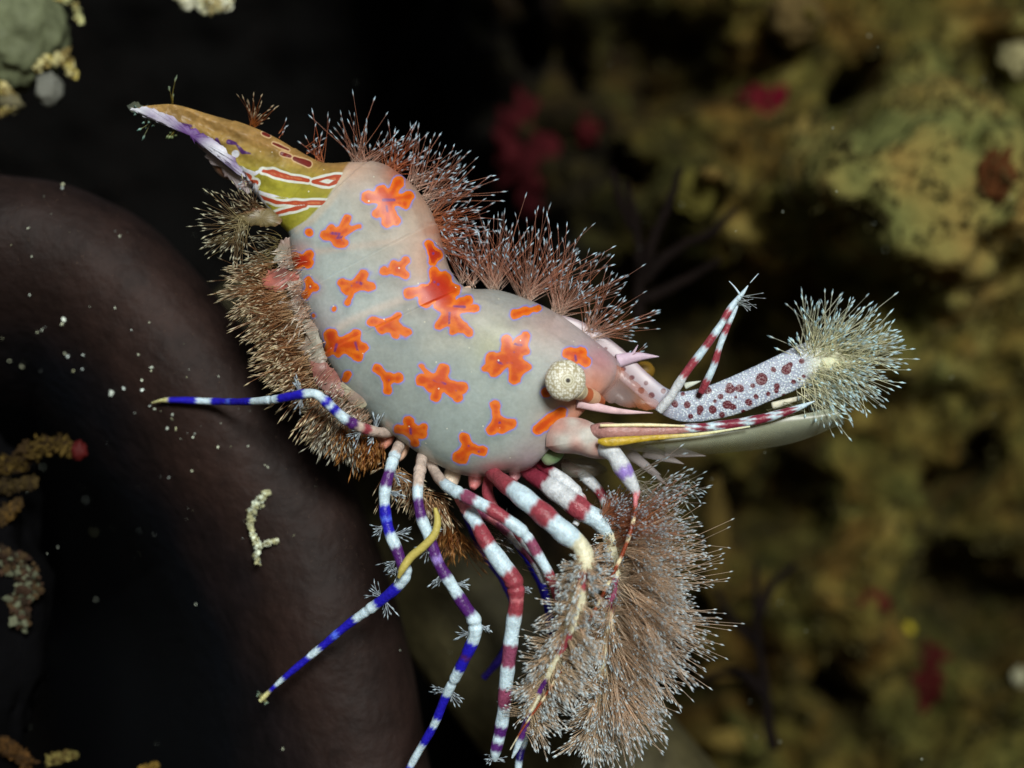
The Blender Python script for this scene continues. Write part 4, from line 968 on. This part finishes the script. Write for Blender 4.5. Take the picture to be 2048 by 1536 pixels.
# antenna: thick stalk then whip
leg('antenna_stalk', [(1205, 892, -.10, 21), (1225, 905, -.12, 21), (1246, 938, -.13, 20), (1262, 965, -.13, 17), (1272, 985, -.13, 10), (1272, 1000, -.13, 5)],
    [(1205, 892, 'K'), (1246, 936, 'p'), (1256, 952, 'K'), (1270, 985, 'r')])
fl = [(1271, 990, -.135, 6), (1270, 1020, -.138, 5), (1262, 1060, -.14, 5), (1248, 1100, -.14, 4.6), (1225, 1150, -.14, 4.4), (1195, 1210, -.14, 4.2), (1160, 1275, -.14, 4), (1120, 1345, -.14, 3.6), (1085, 1400, -.138, 3), (1050, 1450, -.135, 2.2), (1020, 1500, -.13, 1.2)]
CMAP['A'] = (124, 54, 26); CMAP['a'] = (216, 206, 170)
fb = []; FL = catmull(np.array(fl), 200)
for i in range(0, 200, 4): fb.append((FL[i, 0], FL[i, 1], 'A' if (i // 4) % 2 == 0 else 'a'))
i = 0; fb = [(1271, 990, 'r')]; k = 0
s = 10
while s < 190:
    fb.append((FL[s, 0], FL[s, 1], 'A')); s += int(rng.integers(9, 15)); s = min(s, 199); fb.append((FL[s, 0], FL[s, 1], 'a')); s += int(rng.integers(3, 6))
leg('antenna_whip', fl, fb, step=1.5)

# ---- walking legs
def tip_hairs(parent, P, R, at, n=12, l0=10, l1=26, cols=((196, 206, 210), (176, 190, 200), (206, 222, 230))):
    """little bristle sprays standing off a leg at the given fractions of its length, on both flanks"""
    for f, sd in at:
        g = Geo(); i = int(np.clip(f, 0, .999) * (len(P) - 1)); T, N, B = frames(P)
        b = P[i] + sd * B[i] * R[i] * .9
        d = sd * B[i][None] * 1.0 + T[i][None] * .45 + rng.normal(0, .38, (n, 3))
        setae(g, b[None] + rng.normal(0, .0022, (n, 3)), d, rng.uniform(l0, l1, n) / 1000, [lin(c) for c in cols], r=.0008, bulb=2.2, blen=.010)
        g.build('seta_spray', M_SETA, parent)

l1, P, R = leg('walking_leg', [(815, 852, .01, 12), (780, 864, -.02, 12), (755, 864, -.07, 12.5), (725, 856, -.11, 12.5), (690, 838, -.135, 12.5), (664, 815, -.145, 12), (646, 798, -.15, 11.5), (630, 788, -.15, 11), (600, 789, -.135, 11), (555, 798, -.10, 10), (500, 803, -.04, 9), (430, 803, .06, 8.2), (350, 800, .09, 7.4), (322, 801, .10, 4), (303, 806, .11, 1.5)],
    [(790, 870, 'O'), (735, 860, 'R'), (722, 855, 'O'), (710, 850, 'P'), (690, 840, 'W'), (672, 826, 'B'), (661, 815, 'W'), (656, 808, 'B'), (648, 798, 'W'), (611, 787, 'B'), (560, 798, 'W'), (505, 803, 'B'), (464, 803, 'b'), (456, 803, 'B'), (424, 803, 'W'), (396, 802, 'B'), (338, 800, 'G')], joints=[(646, 798), (545, 799), (700, 845)])
l1['label'] = 'blue and white leg stretched sideways over the brown sponge'
tip_hairs(l1, P, R, [(.50, 1), (.50, -1), (.16, 1), (.16, -1), (.10, 1), (.22, -1)], 11, 14, 34)
l2, P, R = leg('walking_leg', [(822, 850, .02, 13), (805, 880, .0, 13), (791, 907, -.06, 13.5), (780, 940, -.09, 13.5), (770, 980, -.10, 13.5), (770, 1022, -.10, 13.5), (778, 1062, -.10, 13.5), (792, 1095, -.10, 14), (805, 1130, -.10, 13.5), (812, 1143, -.10, 14), (806, 1160, -.095, 14), (790, 1178, -.085, 13), (745, 1214, -.055, 12), (700, 1246, -.03, 10.5), (640, 1296, 0, 9), (575, 1350, .03, 7.5), (548, 1374, .045, 5), (532, 1390, .055, 6), (520, 1402, .06, 5)],
    [(800, 880, 'O'), (790, 912, 'W'), (780, 943, 'P'), (770, 975, 'W'), (769, 1008, 'B'), (773, 1034, 'b'), (775, 1040, 'B'), (784, 1066, 'W'), (793, 1092, 'P'), (808, 1138, 'W'), (800, 1172, 'B'), (755, 1208, 'W'), (711, 1237, 'B'), (677, 1265, 'b'), (668, 1275, 'B'), (641, 1296, 'W'), (621, 1314, 'B'), (568, 1355, 'W'), (552, 1370, 'B'), (541, 1382, 'G')], joints=[(812, 1145), (738, 1219), (786, 915)])
l2['label'] = 'blue banded leg bent at the knee reaching into the dark'
tip_hairs(l2, P, R, [(.19, -1), (.24, -1), (.33, 1), (.36, -1), (.43, 1), (.45, 1), (.60, 1), (.60, -1)], 12, 14, 34)
tip_hairs(l2, P, R, [(.98, 1), (.98, -1)], 8, 6, 12, ((170, 170, 110), (150, 150, 100), (160, 190, 170)))
l3, P, R = leg('walking_leg', [(868, 868, .02, 14), (*Z5(385, 120), .0, 13), (*Z5(364, 200), -.06, 13.5), (*Z5(350, 290), -.10, 13), (*Z5(347, 370), -.115, 12), (*Z5(365, 470), -.12, 13), (*Z5(400, 560), -.12, 13.5), (*Z5(450, 700), -.12, 13.5), (*Z5(520, 820), -.115, 14.5), (*Z5(590, 930), -.11, 15.5), (*Z5(635, 1000), -.105, 16.5), (*Z5(640, 1070), -.10, 15.5), (*Z5(600, 1170), -.085, 14), (*Z5(545, 1280), -.06, 12.5), (*Z5(490, 1390), -.03, 11), (868, 1450, -.005, 10), (836, 1505, .02, 9), (806, 1560, .04, 8), (780, 1610, .06, 6)],
    [(*Z5(370, 120), 'O'), (*Z5(347, 320), 'W'), (*Z5(347, 380), 'P'), (*Z5(372, 478), 'W'), (*Z5(412, 595), 'P'), (*Z5(436, 668), 'p'), (*Z5(447, 705), 'P'), (*Z5(485, 785), 'W'), (*Z5(545, 880), 'P'), (*Z5(612, 972), 'W'), (*Z5(628, 1108), 'B'), (*Z5(600, 1170), 'P'), (*Z5(590, 1190), 'B'), (*Z5(560, 1245), 'W'), (895, 1388, 'B'), (873, 1437, 'W'), (866, 1452, 'B'), (846, 1488, 'W'), (822, 1532, 'B'), (800, 1570, 'W')], joints=[(949, 1246), (908, 1362), (838, 945)])
l3['label'] = 'purple and white leg crossing the olive ledge to the bottom edge'
tip_hairs(l3, P, R, [(.34, 1), (.40, 1), (.30, -1), (.43, -1), (.57, 1), (.55, -1), (.73, 1), (.73, -1)], 11, 12, 32)
l4, P, R = leg('walking_leg', [(*Z5(560, 360), -.04, 15), (*Z5(600, 430), -.08, 16), (*Z5(640, 490), -.10, 17), (*Z5(700, 600), -.12, 18.5), (*Z5(775, 710), -.13, 21), (*Z5(838, 800), -.13, 20.5), (*Z5(852, 890), -.125, 18), (*Z5(832, 1040), -.11, 17.5), (*Z5(815, 1180), -.10, 17), (*Z5(797, 1340), -.085, 16.5), (1007, 1425, -.07, 15.5), (999, 1470, -.06, 15), (991, 1505, -.055, 12), (990, 1522, -.05, 5)],
    [(*Z5(560, 360), 'r'), (*Z5(620, 450), 'W'), (*Z5(660, 525), 'R'), (*Z5(715, 620), 'W'), (*Z5(800, 752), 'R'), (*Z5(846, 880), 'r'), (*Z5(846, 895), 'R'), (*Z5(842, 965), 'W'), (*Z5(820, 1118), 'M'), (*Z5(805, 1230), 'W'), (*Z5(795, 1340), 'M'), (*Z5(784, 1440), 'W'), (1000, 1449, 'P'), (996, 1470, 'W'), (993, 1482, 'P'), (991, 1502, 'W')], joints=[(1028, 1170), (935, 1020)])
l4['label'] = 'stout red and white leg standing beside the bristly claws'
tip_hairs(l4, P, R, [(.985, 1), (.985, -1), (.42, -1)], 10, 8, 18)
l5, P, R = leg('walking_leg', [(858, 915, .0, 12), (*Z5(435, 240), -.03, 13), (*Z5(500, 315), -.10, 14), (*Z5(590, 365), -.13, 15), (*Z5(700, 420), -.145, 15), (*Z5(810, 490), -.15, 15), (*Z5(900, 565), -.15, 13.5), (*Z5(960, 660), -.145, 12.5), (*Z5(1010, 745), -.14, 12), (*Z5(1045, 830), -.13, 11), (*Z5(1060, 900), -.11, 8)],
    [(*Z5(440, 250), 'O'), (*Z5(490, 300), 'W'), (*Z5(585, 360), 'M'), (*Z5(645, 392), 'W'), (*Z5(705, 425), 'R'), (*Z5(800, 485), 'W'), (*Z5(915, 590), 'M'), (*Z5(965, 660), 'W'), (*Z5(1020, 748), 'R')], joints=[Z5(890, 555), Z5(560, 350)])
l5['label'] = 'slim pinkish banded leg slanting into the bristles'
l5b, P, R = leg('walking_leg', [(*Z5(560, 380), .0, 10), (*Z5(660, 440), -.05, 12), (*Z5(770, 510), -.07, 12), (*Z5(870, 610), -.07, 12), (*Z5(940, 700), -.06, 10), (*Z5(990, 800), -.03, 8)],
    [(*Z5(560, 380), 'M'), (*Z5(720, 470), 'r'), (*Z5(760, 500), 'M'), (*Z5(810, 560), 'K'), (*Z5(880, 620), 'M'), (*Z5(930, 700), 'K')])
l5b['label'] = 'mauve leg half hidden behind the slim banded leg'
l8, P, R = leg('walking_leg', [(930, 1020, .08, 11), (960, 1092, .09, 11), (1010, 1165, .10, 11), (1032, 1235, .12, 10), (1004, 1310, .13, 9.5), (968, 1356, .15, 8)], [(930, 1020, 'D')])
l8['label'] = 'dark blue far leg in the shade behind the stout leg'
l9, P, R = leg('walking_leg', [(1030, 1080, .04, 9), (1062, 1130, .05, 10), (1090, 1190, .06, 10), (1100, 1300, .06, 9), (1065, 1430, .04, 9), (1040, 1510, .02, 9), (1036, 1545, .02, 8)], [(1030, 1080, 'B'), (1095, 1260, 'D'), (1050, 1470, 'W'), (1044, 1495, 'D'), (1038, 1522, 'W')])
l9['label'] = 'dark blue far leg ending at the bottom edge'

l10, P, R = leg('walking_leg', [(985, 930, .0, 12), (975, 985, -.03, 13), (1000, 1035, -.06, 13), (1050, 1085, -.075, 12), (1095, 1140, -.07, 11), (1120, 1210, -.05, 9)],
    [(985, 930, 'R'), (985, 1010, 'r'), (1005, 1040, 'R'), (1045, 1080, 'K'), (1085, 1125, 'M'), (1105, 1165, 'K')], joints=[(1002, 1037)])
l10['label'] = 'maroon and pale leg tucked between the stout leg and the near claw'
leg('mouth_limb', [(1075, 925, .0, 12), (1110, 950, -.03, 16), (1150, 985, -.04, 17), (1165, 1020, -.04, 12), (1150, 1050, -.05, 7)], [(1075, 925, 'm'), (1105, 948, 'K'), (1152, 1000, 'r'), (1162, 1030, 'K')], joints=[(1152, 990)])
leg('mouth_limb', [(1125, 925, .02, 10), (1165, 950, .0, 13), (1200, 985, -.01, 13), (1215, 1020, -.02, 9)], [(1125, 925, 'm'), (1160, 948, 'K'), (1195, 980, 'R'), (1206, 1000, 'K')])
# ---- bristly claws
c1, P6, R6 = leg('claw_leg', [(966, 920, .0, 16), (*Z5(715, 230), -.04, 17), (*Z5(780, 290), -.10, 19), (*Z5(860, 350), -.14, 23), (*Z5(970, 440), -.16, 24), (*Z5(1090, 545), -.17, 24), (*Z5(1180, 620), -.17, 21), (*Z5(1205, 690), -.175, 20), (*Z5(1190, 790), -.17, 20), (*Z5(1170, 900), -.16, 20), (*Z5(1140, 1010), -.15, 19), (*Z5(1090, 1110), -.14, 17), (*Z5(1035, 1230), -.125, 14), (*Z5(975, 1360), -.105, 11), (1055, 1440, -.095, 9), (1032, 1500, -.085, 6), (1024, 1516, -.08, 2)],
    [(*Z5(720, 240), 'R'), (*Z5(800, 300), 'R'), (*Z5(835, 330), 'W'), (*Z5(945, 420), 'R'), (*Z5(1035, 495), 'W'), (*Z5(1150, 595), 'C'), (*Z5(1200, 740), 'R'), (*Z5(1185, 830), 'C'), (*Z5(1120, 1050), 'R'), (*Z5(1065, 1160), 'C'), (*Z5(1010, 1290), 'P'), (*Z5(970, 1370), 'C'), (1062, 1425, 'P'), (1042, 1478, 'W')])
c1['label'] = 'near claw leg with brush of short pale bristles'
c2, P7, R7 = leg('claw_leg', [(1030, 915, .03, 16), (*Z5(900, 235), .0, 17), (*Z5(1000, 300), -.03, 22), (*Z5(1100, 370), -.05, 26), (*Z5(1200, 445), -.06, 25), (*Z5(1290, 500), -.06, 23), (1222, 1078, -.055, 20), (1230, 1135, -.045, 18), (1222, 1215, -.035, 17), (1212, 1300, -.03, 15), (1206, 1370, -.035, 12), (1200, 1420, -.04, 10), (1186, 1460, -.04, 9), (1180, 1488, -.04, 5), (1178, 1506, -.04, 1)],
    [(*Z5(900, 240), 'm'), (*Z5(1010, 300), 'K'), (*Z5(1140, 395), 'R'), (*Z5(1215, 455), 'W'), (1215, 1065, 'C'), (1228, 1150, 'M'), (1222, 1220, 'C'), (1205, 1395, 'C'), (1196, 1434, 'P'), (1186, 1462, 'W')])
c2['label'] = 'far claw leg with wide fan of long brown bristles'

def fuzz(parent, P, R, f0, f1, n, lens, ang0, ang1, cols, ysp=.5, ymean=-.35, r=.0006, back=0.0, name='bristle_brush'):
    """a dense brush of bristles round a limb between two fractions of its length"""
    g = Geo(); m_ = len(P); n = int(n * .82)
    nc = max(3, n // 7); cid = rng.integers(nc, size=n); f = np.clip(rng.uniform(f0, f1, nc)[cid] + rng.normal(0, .004, n), f0, f1); i = np.clip((f * (m_ - 1)).astype(int), 0, m_ - 1)
    tt = (f - f0) / (f1 - f0)
    L = np.interp(tt, np.linspace(0, 1, len(lens)), lens) * (rng.uniform(.36, .92, nc)[cid] + rng.normal(0, .07, n)) / 1000; L = np.maximum(L, .012)
    a = np.radians(rng.normal(0, 5, n) + np.interp(tt, np.linspace(0, 1, len(ang0)), ang0) + rng.uniform(0, 1, nc)[cid] * (np.interp(tt, np.linspace(0, 1, len(ang1)), ang1) - np.interp(tt, np.linspace(0, 1, len(ang0)), ang0)))
    ym = np.where(rng.uniform(0, 1, nc) < .62, ymean, ymean - .9)
    d = np.stack([np.cos(a), rng.normal(ym, ysp)[cid] + rng.normal(0, .09, n), np.sin(a)], 1); d /= np.linalg.norm(d, axis=1)[:, None]
    B = P[i] + d * (R[i] * .8)[:, None]
    setae(g, B, d, L, [lin(c) for c in cols], r, 3.2, bend=rng.normal(0, .13, (nc, 3))[cid] + rng.normal(0, .05, (n, 3)) + np.array([.02, 0, -.12]), blen=.0075)
    return g.build(name, M_SETA, parent)
FZ = ((244, 232, 210), (240, 214, 184), (214, 228, 234))
FZ2 = ((218, 204, 170), (238, 216, 186), (226, 238, 242))
OB = ((236, 186, 146), (222, 150, 106), (212, 226, 234))
fuzz(c2, P7, R7, .34, .46, 900, [80, 150, 185], [35, 15, -10], [80, 65, 50], OB, ysp=.4)
fuzz(c2, P7, R7, .42, .62, 1500, [185, 215, 210], [-30, -40, -45], [55, 40, 25], FZ, ysp=.45)
fuzz(c2, P7, R7, .42, .62, 500, [60, 80, 90], [60, 60, 60], [240, 240, 240], FZ, ysp=.5, ymean=-.8)
fuzz(c2, P7, R7, .56, .80, 1500, [205, 190, 150], [-60, -65, -80], [20, 5, -15], FZ, ysp=.45)
fuzz(c2, P7, R7, .56, .84, 500, [90, 90, 70], [60, 60, 100], [300, 300, 300], FZ, ysp=.5, ymean=-.8)
fuzz(c2, P7, R7, .74, .95, 800, [115, 95, 50], [-130, -140, -160], [-10, -20, -20], FZ2, ysp=.5)
fuzz(c2, P7, R7, .60, .92, 600, [110, 110, 70], [170, 180, 190], [270, 270, 270], FZ2, ysp=.4, ymean=-.2)
fuzz(c1, P6, R6, .62, .90, 500, [85, 95, 70], [-75, -75, -70], [0, 0, -10], FZ2, ysp=.4, ymean=-.1)
fuzz(c1, P6, R6, .44, .62, 560, [45, 72, 80], [150, 140, 140], [260, 250, 240], FZ2, ysp=.6)
fuzz(c1, P6, R6, .44, .66, 420, [45, 60, 70], [-80, -70, -70], [30, 20, 20], FZ, ysp=.6, ymean=-.3)
fuzz(c1, P6, R6, .60, .88, 700, [80, 85, 60], [130, 140, 150], [230, 230, 235], FZ2, ysp=.6)
fuzz(c1, P6, R6, .64, .92, 420, [70, 70, 45], [-90, -80, -80], [20, 20, 10], FZ2, ysp=.6)
# long sparse bristles off the antenna stalk
tuft(c2, [(1268, 965, -.10), (1285, 985, -.08), (1300, 1000, -.07)], -70, 40, 130, 60, 115, ((196, 196, 180), (150, 130, 110), (200, 216, 224)), jit=8, name='bristle_brush')
tuft(c2, [(1330, 985, -.05), (1360, 975, -.04)], -60, 40, 90, 25, 55, ((180, 180, 160), (140, 130, 110), (190, 210, 216)), jit=12, name='bristle_brush')
tuft(shrimp, [(1135, 965, 0), (1160, 985, 0), (1190, 1010, 0), (1212, 1025, 0)], 20, 70, 34, 25, 50, ((110, 90, 70), (90, 74, 56), (170, 180, 180)), jit=4)

# ---- belly: side plates, swimming legs and their fringes
pl = [([(560, 480), (585, 478), (598, 505), (590, 530), (565, 535), (548, 515)], (150, 150, 136)), ([(535, 540), (570, 535), (600, 548), (596, 572), (560, 580), (530, 566)], (168, 96, 84)),
      ([(580, 560), (605, 562), (615, 600), (608, 640), (590, 640), (577, 600)], (182, 168, 156)), ([(605, 640), (630, 640), (650, 700), (655, 745), (630, 752), (610, 710)], (156, 154, 140)),
      ([(622, 725), (655, 728), (682, 760), (690, 790), (660, 792), (632, 765)], (146, 112, 104)), ([(680, 758), (715, 752), (735, 790), (730, 815), (700, 805)], (172, 172, 146))]
plo = []
for k, (ol, c) in enumerate(pl): plo.append(flap('side_plate', shrimp, ol, -.045 - .004 * k, .004, c, M_PLATE, .022, (140, 92, 84) if k in (1, 4) else (150, 128, 118), 9))
tf = flap('tail_limb', shrimp, [(470, 436), (488, 424), (515, 416), (545, 420), (575, 438), (560, 448), (525, 452), (492, 450)], -.045, .006, (112, 100, 66), M_PLATE, .012, (140, 86, 74), 6)
TG = ((206, 196, 150), (128, 100, 60), (214, 214, 190))
tuft(tf, [(492, 452, -.05), (480, 440, -.05)], 130, 300, 110, 45, 105, TG, jit=6)
tuft(tf, [(500, 425, -.04), (520, 412, -.04)], 90, 200, 80, 30, 75, ((150, 120, 80), (110, 76, 42), (206, 200, 170)), jit=8)
tuft(tf, [(470, 470, -.03), (450, 480, -.03)], 180, 260, 50, 25, 65, TG, jit=10)

def fringe(parent, base, n, l0, l1, a0, a1, cols, r=.0009, ysp=.4, jit=6, name='bristle_fringe', y0=-.03, bulb=2.7, blen=.012):
    n = int(n * .95); r = r * .66
    P = catmull(np.array([W(px, py, y0) for px, py in base]), 120); g = Geo()
    nc = max(3, n // 6); cid = rng.integers(nc, size=n); f = np.clip(rng.uniform(0, 1, nc)[cid] + rng.normal(0, .012, n), 0, 1); i = (f * 119).astype(int)
    B = P[i] + rng.normal(0, jit / 1000, (n, 3)) * np.array([1, 4, 1])
    aa = np.radians(rng.normal(0, 5, n) + np.interp(f, np.linspace(0, 1, len(a0)), a0) + rng.uniform(0, 1, nc)[cid] * (np.interp(f, np.linspace(0, 1, len(a1)), a1) - np.interp(f, np.linspace(0, 1, len(a0)), a0)))
    d = np.stack([np.cos(aa), rng.normal(-.15, ysp, nc)[cid] + rng.normal(0, .08, n), np.sin(aa)], 1)
    setae(g, B, d, (rng.uniform(l0 * .8, l1, nc)[cid] + rng.normal(0, 4, n)) / 1000, [lin(c) for c in cols], r, bulb, bend=rng.normal(0, .16, (nc, 3))[cid] + rng.normal(0, .06, (n, 3)) + np.array([0, 0, -.12]), blen=blen)
    return g.build(name, M_SETA, parent)
BR = ((220, 186, 142), (176, 120, 70), (232, 222, 192)); BR2 = ((220, 196, 156), (166, 110, 66), (230, 218, 184)); OR = ((176, 120, 60), (150, 84, 30), (190, 140, 80))
fringe(plo[0], [(565, 485), (548, 505), (550, 530)], 150, 30, 62, [120, 150, 170], [190, 215, 230], ((170, 160, 110), (110, 86, 46), (206, 204, 180)))
fringe(plo[1], [(550, 525), (532, 555), (545, 580)], 260, 45, 88, [150, 160, 175], [205, 215, 225], BR)
fringe(plo[2], [(560, 575), (575, 600), (588, 640)], 420, 60, 110, [160, 170, 180], [205, 215, 220], BR)
fringe(plo[3], [(585, 620), (600, 660), (612, 720)], 520, 60, 100, [165, 175, 185], [215, 220, 228], BR2, r=.0011)
fringe(plo[3], [(600, 650), (612, 700), (630, 755)], 420, 40, 75, [170, 180, 190], [215, 225, 235], BR, r=.0012)
fringe(plo[4], [(615, 715), (630, 755), (655, 800), (690, 840)], 480, 45, 80, [180, 190, 215], [225, 240, 265], BR2, r=.0012)
fringe(plo[4], [(640, 800), (670, 835), (710, 865)], 340, 35, 70, [195, 210, 225], [250, 270, 285], ((196, 190, 170), (130, 108, 80), (216, 216, 200)), r=.0011)
fringe(plo[5], [(700, 780), (720, 810), (740, 850)], 200, 25, 55, [150, 180, 200], [260, 270, 290], ((196, 190, 170), (146, 130, 100), (216, 216, 200)), r=.0008)
fringe(plo[5], [(690, 850), (725, 875), (760, 890)], 340, 30, 62, [210, 225, 240], [275, 290, 300], OR, r=.0011)
fringe(shrimp, [(780, 930), (810, 960), (840, 985), (885, 1010)], 320, 25, 60, [190, 200, 230], [340, 350, 360], BR, r=.0009, y0=-.02)
fringe(shrimp, [(890, 1030), (905, 1060), (930, 1080)], 200, 40, 70, [190, 210, 230], [290, 310, 330], OR, r=.0009, y0=.02)
fringe(shrimp, [(970, 1040), (1010, 1090), (1050, 1130)], 90, 25, 50, [-60, -50, -40], [40, 50, 50], ((150, 130, 110), (120, 96, 76), (186, 196, 200)), r=.0007, y0=-.03)
fringe(plo[2], [(600, 500), (606, 560), (622, 630), (645, 700), (680, 770), (740, 835)], 420, 22, 48, [170, 180, 205], [215, 230, 255], ((226, 200, 176), (206, 160, 124), (236, 232, 220)), r=.0008, y0=-.06)
# pale tissue where the legs join the body
for px, py, r, c in ((770, 880, 20, (190, 130, 110)), (800, 905, 18, (206, 170, 146)), (845, 925, 18, (206, 168, 140)), (900, 965, 20, (206, 190, 170)), (950, 962, 18, (180, 110, 108)), (990, 955, 16, (150, 56, 66)), (1030, 948, 16, (170, 120, 124)), (1075, 945, 14, (130, 64, 68))):
    S = catmull([[*W(px + 12, py - 40, .02), r / 1000 * .8], [*W(px, py, .0), r / 1000 * .8], [*W(px - 4, py + 14, -.015), r / 1000 * .35]], 14); g = Geo(); tube(g, S[:, :3], S[:, 3], 12, lin(c)); g.build('leg_joint', M_LEG, shrimp)
# tail end spines and wisps
tuft(shrimp, [(345, 208, 0)], 85, 100, 4, 30, 55, ((160, 140, 60), (150, 136, 60), (160, 180, 150)), jit=2, r=.0012)
tuft(shrimp, [(300, 235, 0), (320, 245, 0)], 210, 255, 12, 20, 42, ((170, 170, 120), (140, 140, 80), (150, 190, 180)), jit=4, r=.001)
tuft(shrimp, [(352, 258, 0)], 220, 245, 9, 30, 45, ((150, 140, 60), (140, 130, 60), (150, 170, 120)), jit=3, r=.0012)
tuft(shrimp, [(282, 222, 0)], 130, 230, 14, 10, 24, ((120, 130, 100), (100, 120, 100), (120, 150, 140)), jit=3, r=.001)
tuft(shrimp, [(505, 362, 0)], 180, 220, 8, 20, 40, TCR, jit=4)
flap('tail_fan_plate', shrimp, [(262, 216), (282, 222), (300, 232), (318, 240), (345, 252), (378, 272), (405, 292), (432, 300), (458, 322), (470, 338), (492, 352), (470, 318), (430, 282), (380, 252), (330, 228), (290, 214)], -.022, .004, (196, 198, 206), M_PALE, .008, (84, 52, 112), ragged=9)
flap('tail_fan_plate', shrimp, [(258, 209), (275, 207), (298, 212), (322, 222), (300, 228), (290, 240), (281, 226), (266, 222)], .004, .003, (120, 124, 96), M_CLEAR, .006, (90, 100, 90), ragged=9)
flap('tail_fan_plate', shrimp, [(395, 284), (420, 296), (452, 322), (478, 352), (505, 372), (498, 384), (470, 366), (440, 340), (414, 316)], .012, .004, (150, 140, 140), M_PALE, .008, (110, 60, 60), ragged=9)
flap('tail_lobe', shrimp, [(425, 300), (462, 318), (482, 345), (476, 360), (448, 356), (425, 332)], .03, .015, (120, 80, 56), M_PALE, .006)

# ---- yellow worm lying over the banded legs
g = Geo(); S = catmull([[*W(870, 1016, -.135), .0035], [*W(875, 1040, -.14), .0068], [*W(870, 1066, -.142), .0078], [*W(848, 1092, -.14), .0082], [*W(822, 1114, -.135), .0084], [*W(805, 1138, -.135), .0074], [*W(797, 1156, -.13), .003]], 90)
tube(g, S[:, :3], S[:, 3], 14, lin((172, 160, 82)))
tag(g.build('worm', M_WORM), 'small smooth yellow worm clinging to the purple banded legs', 'worm')
for o in bpy.data.objects:
    if o.name.split('.')[0] in ('seta_tuft', 'seta_spray', 'bristle_brush', 'bristle_fringe'): o['kind'] = 'stuff'
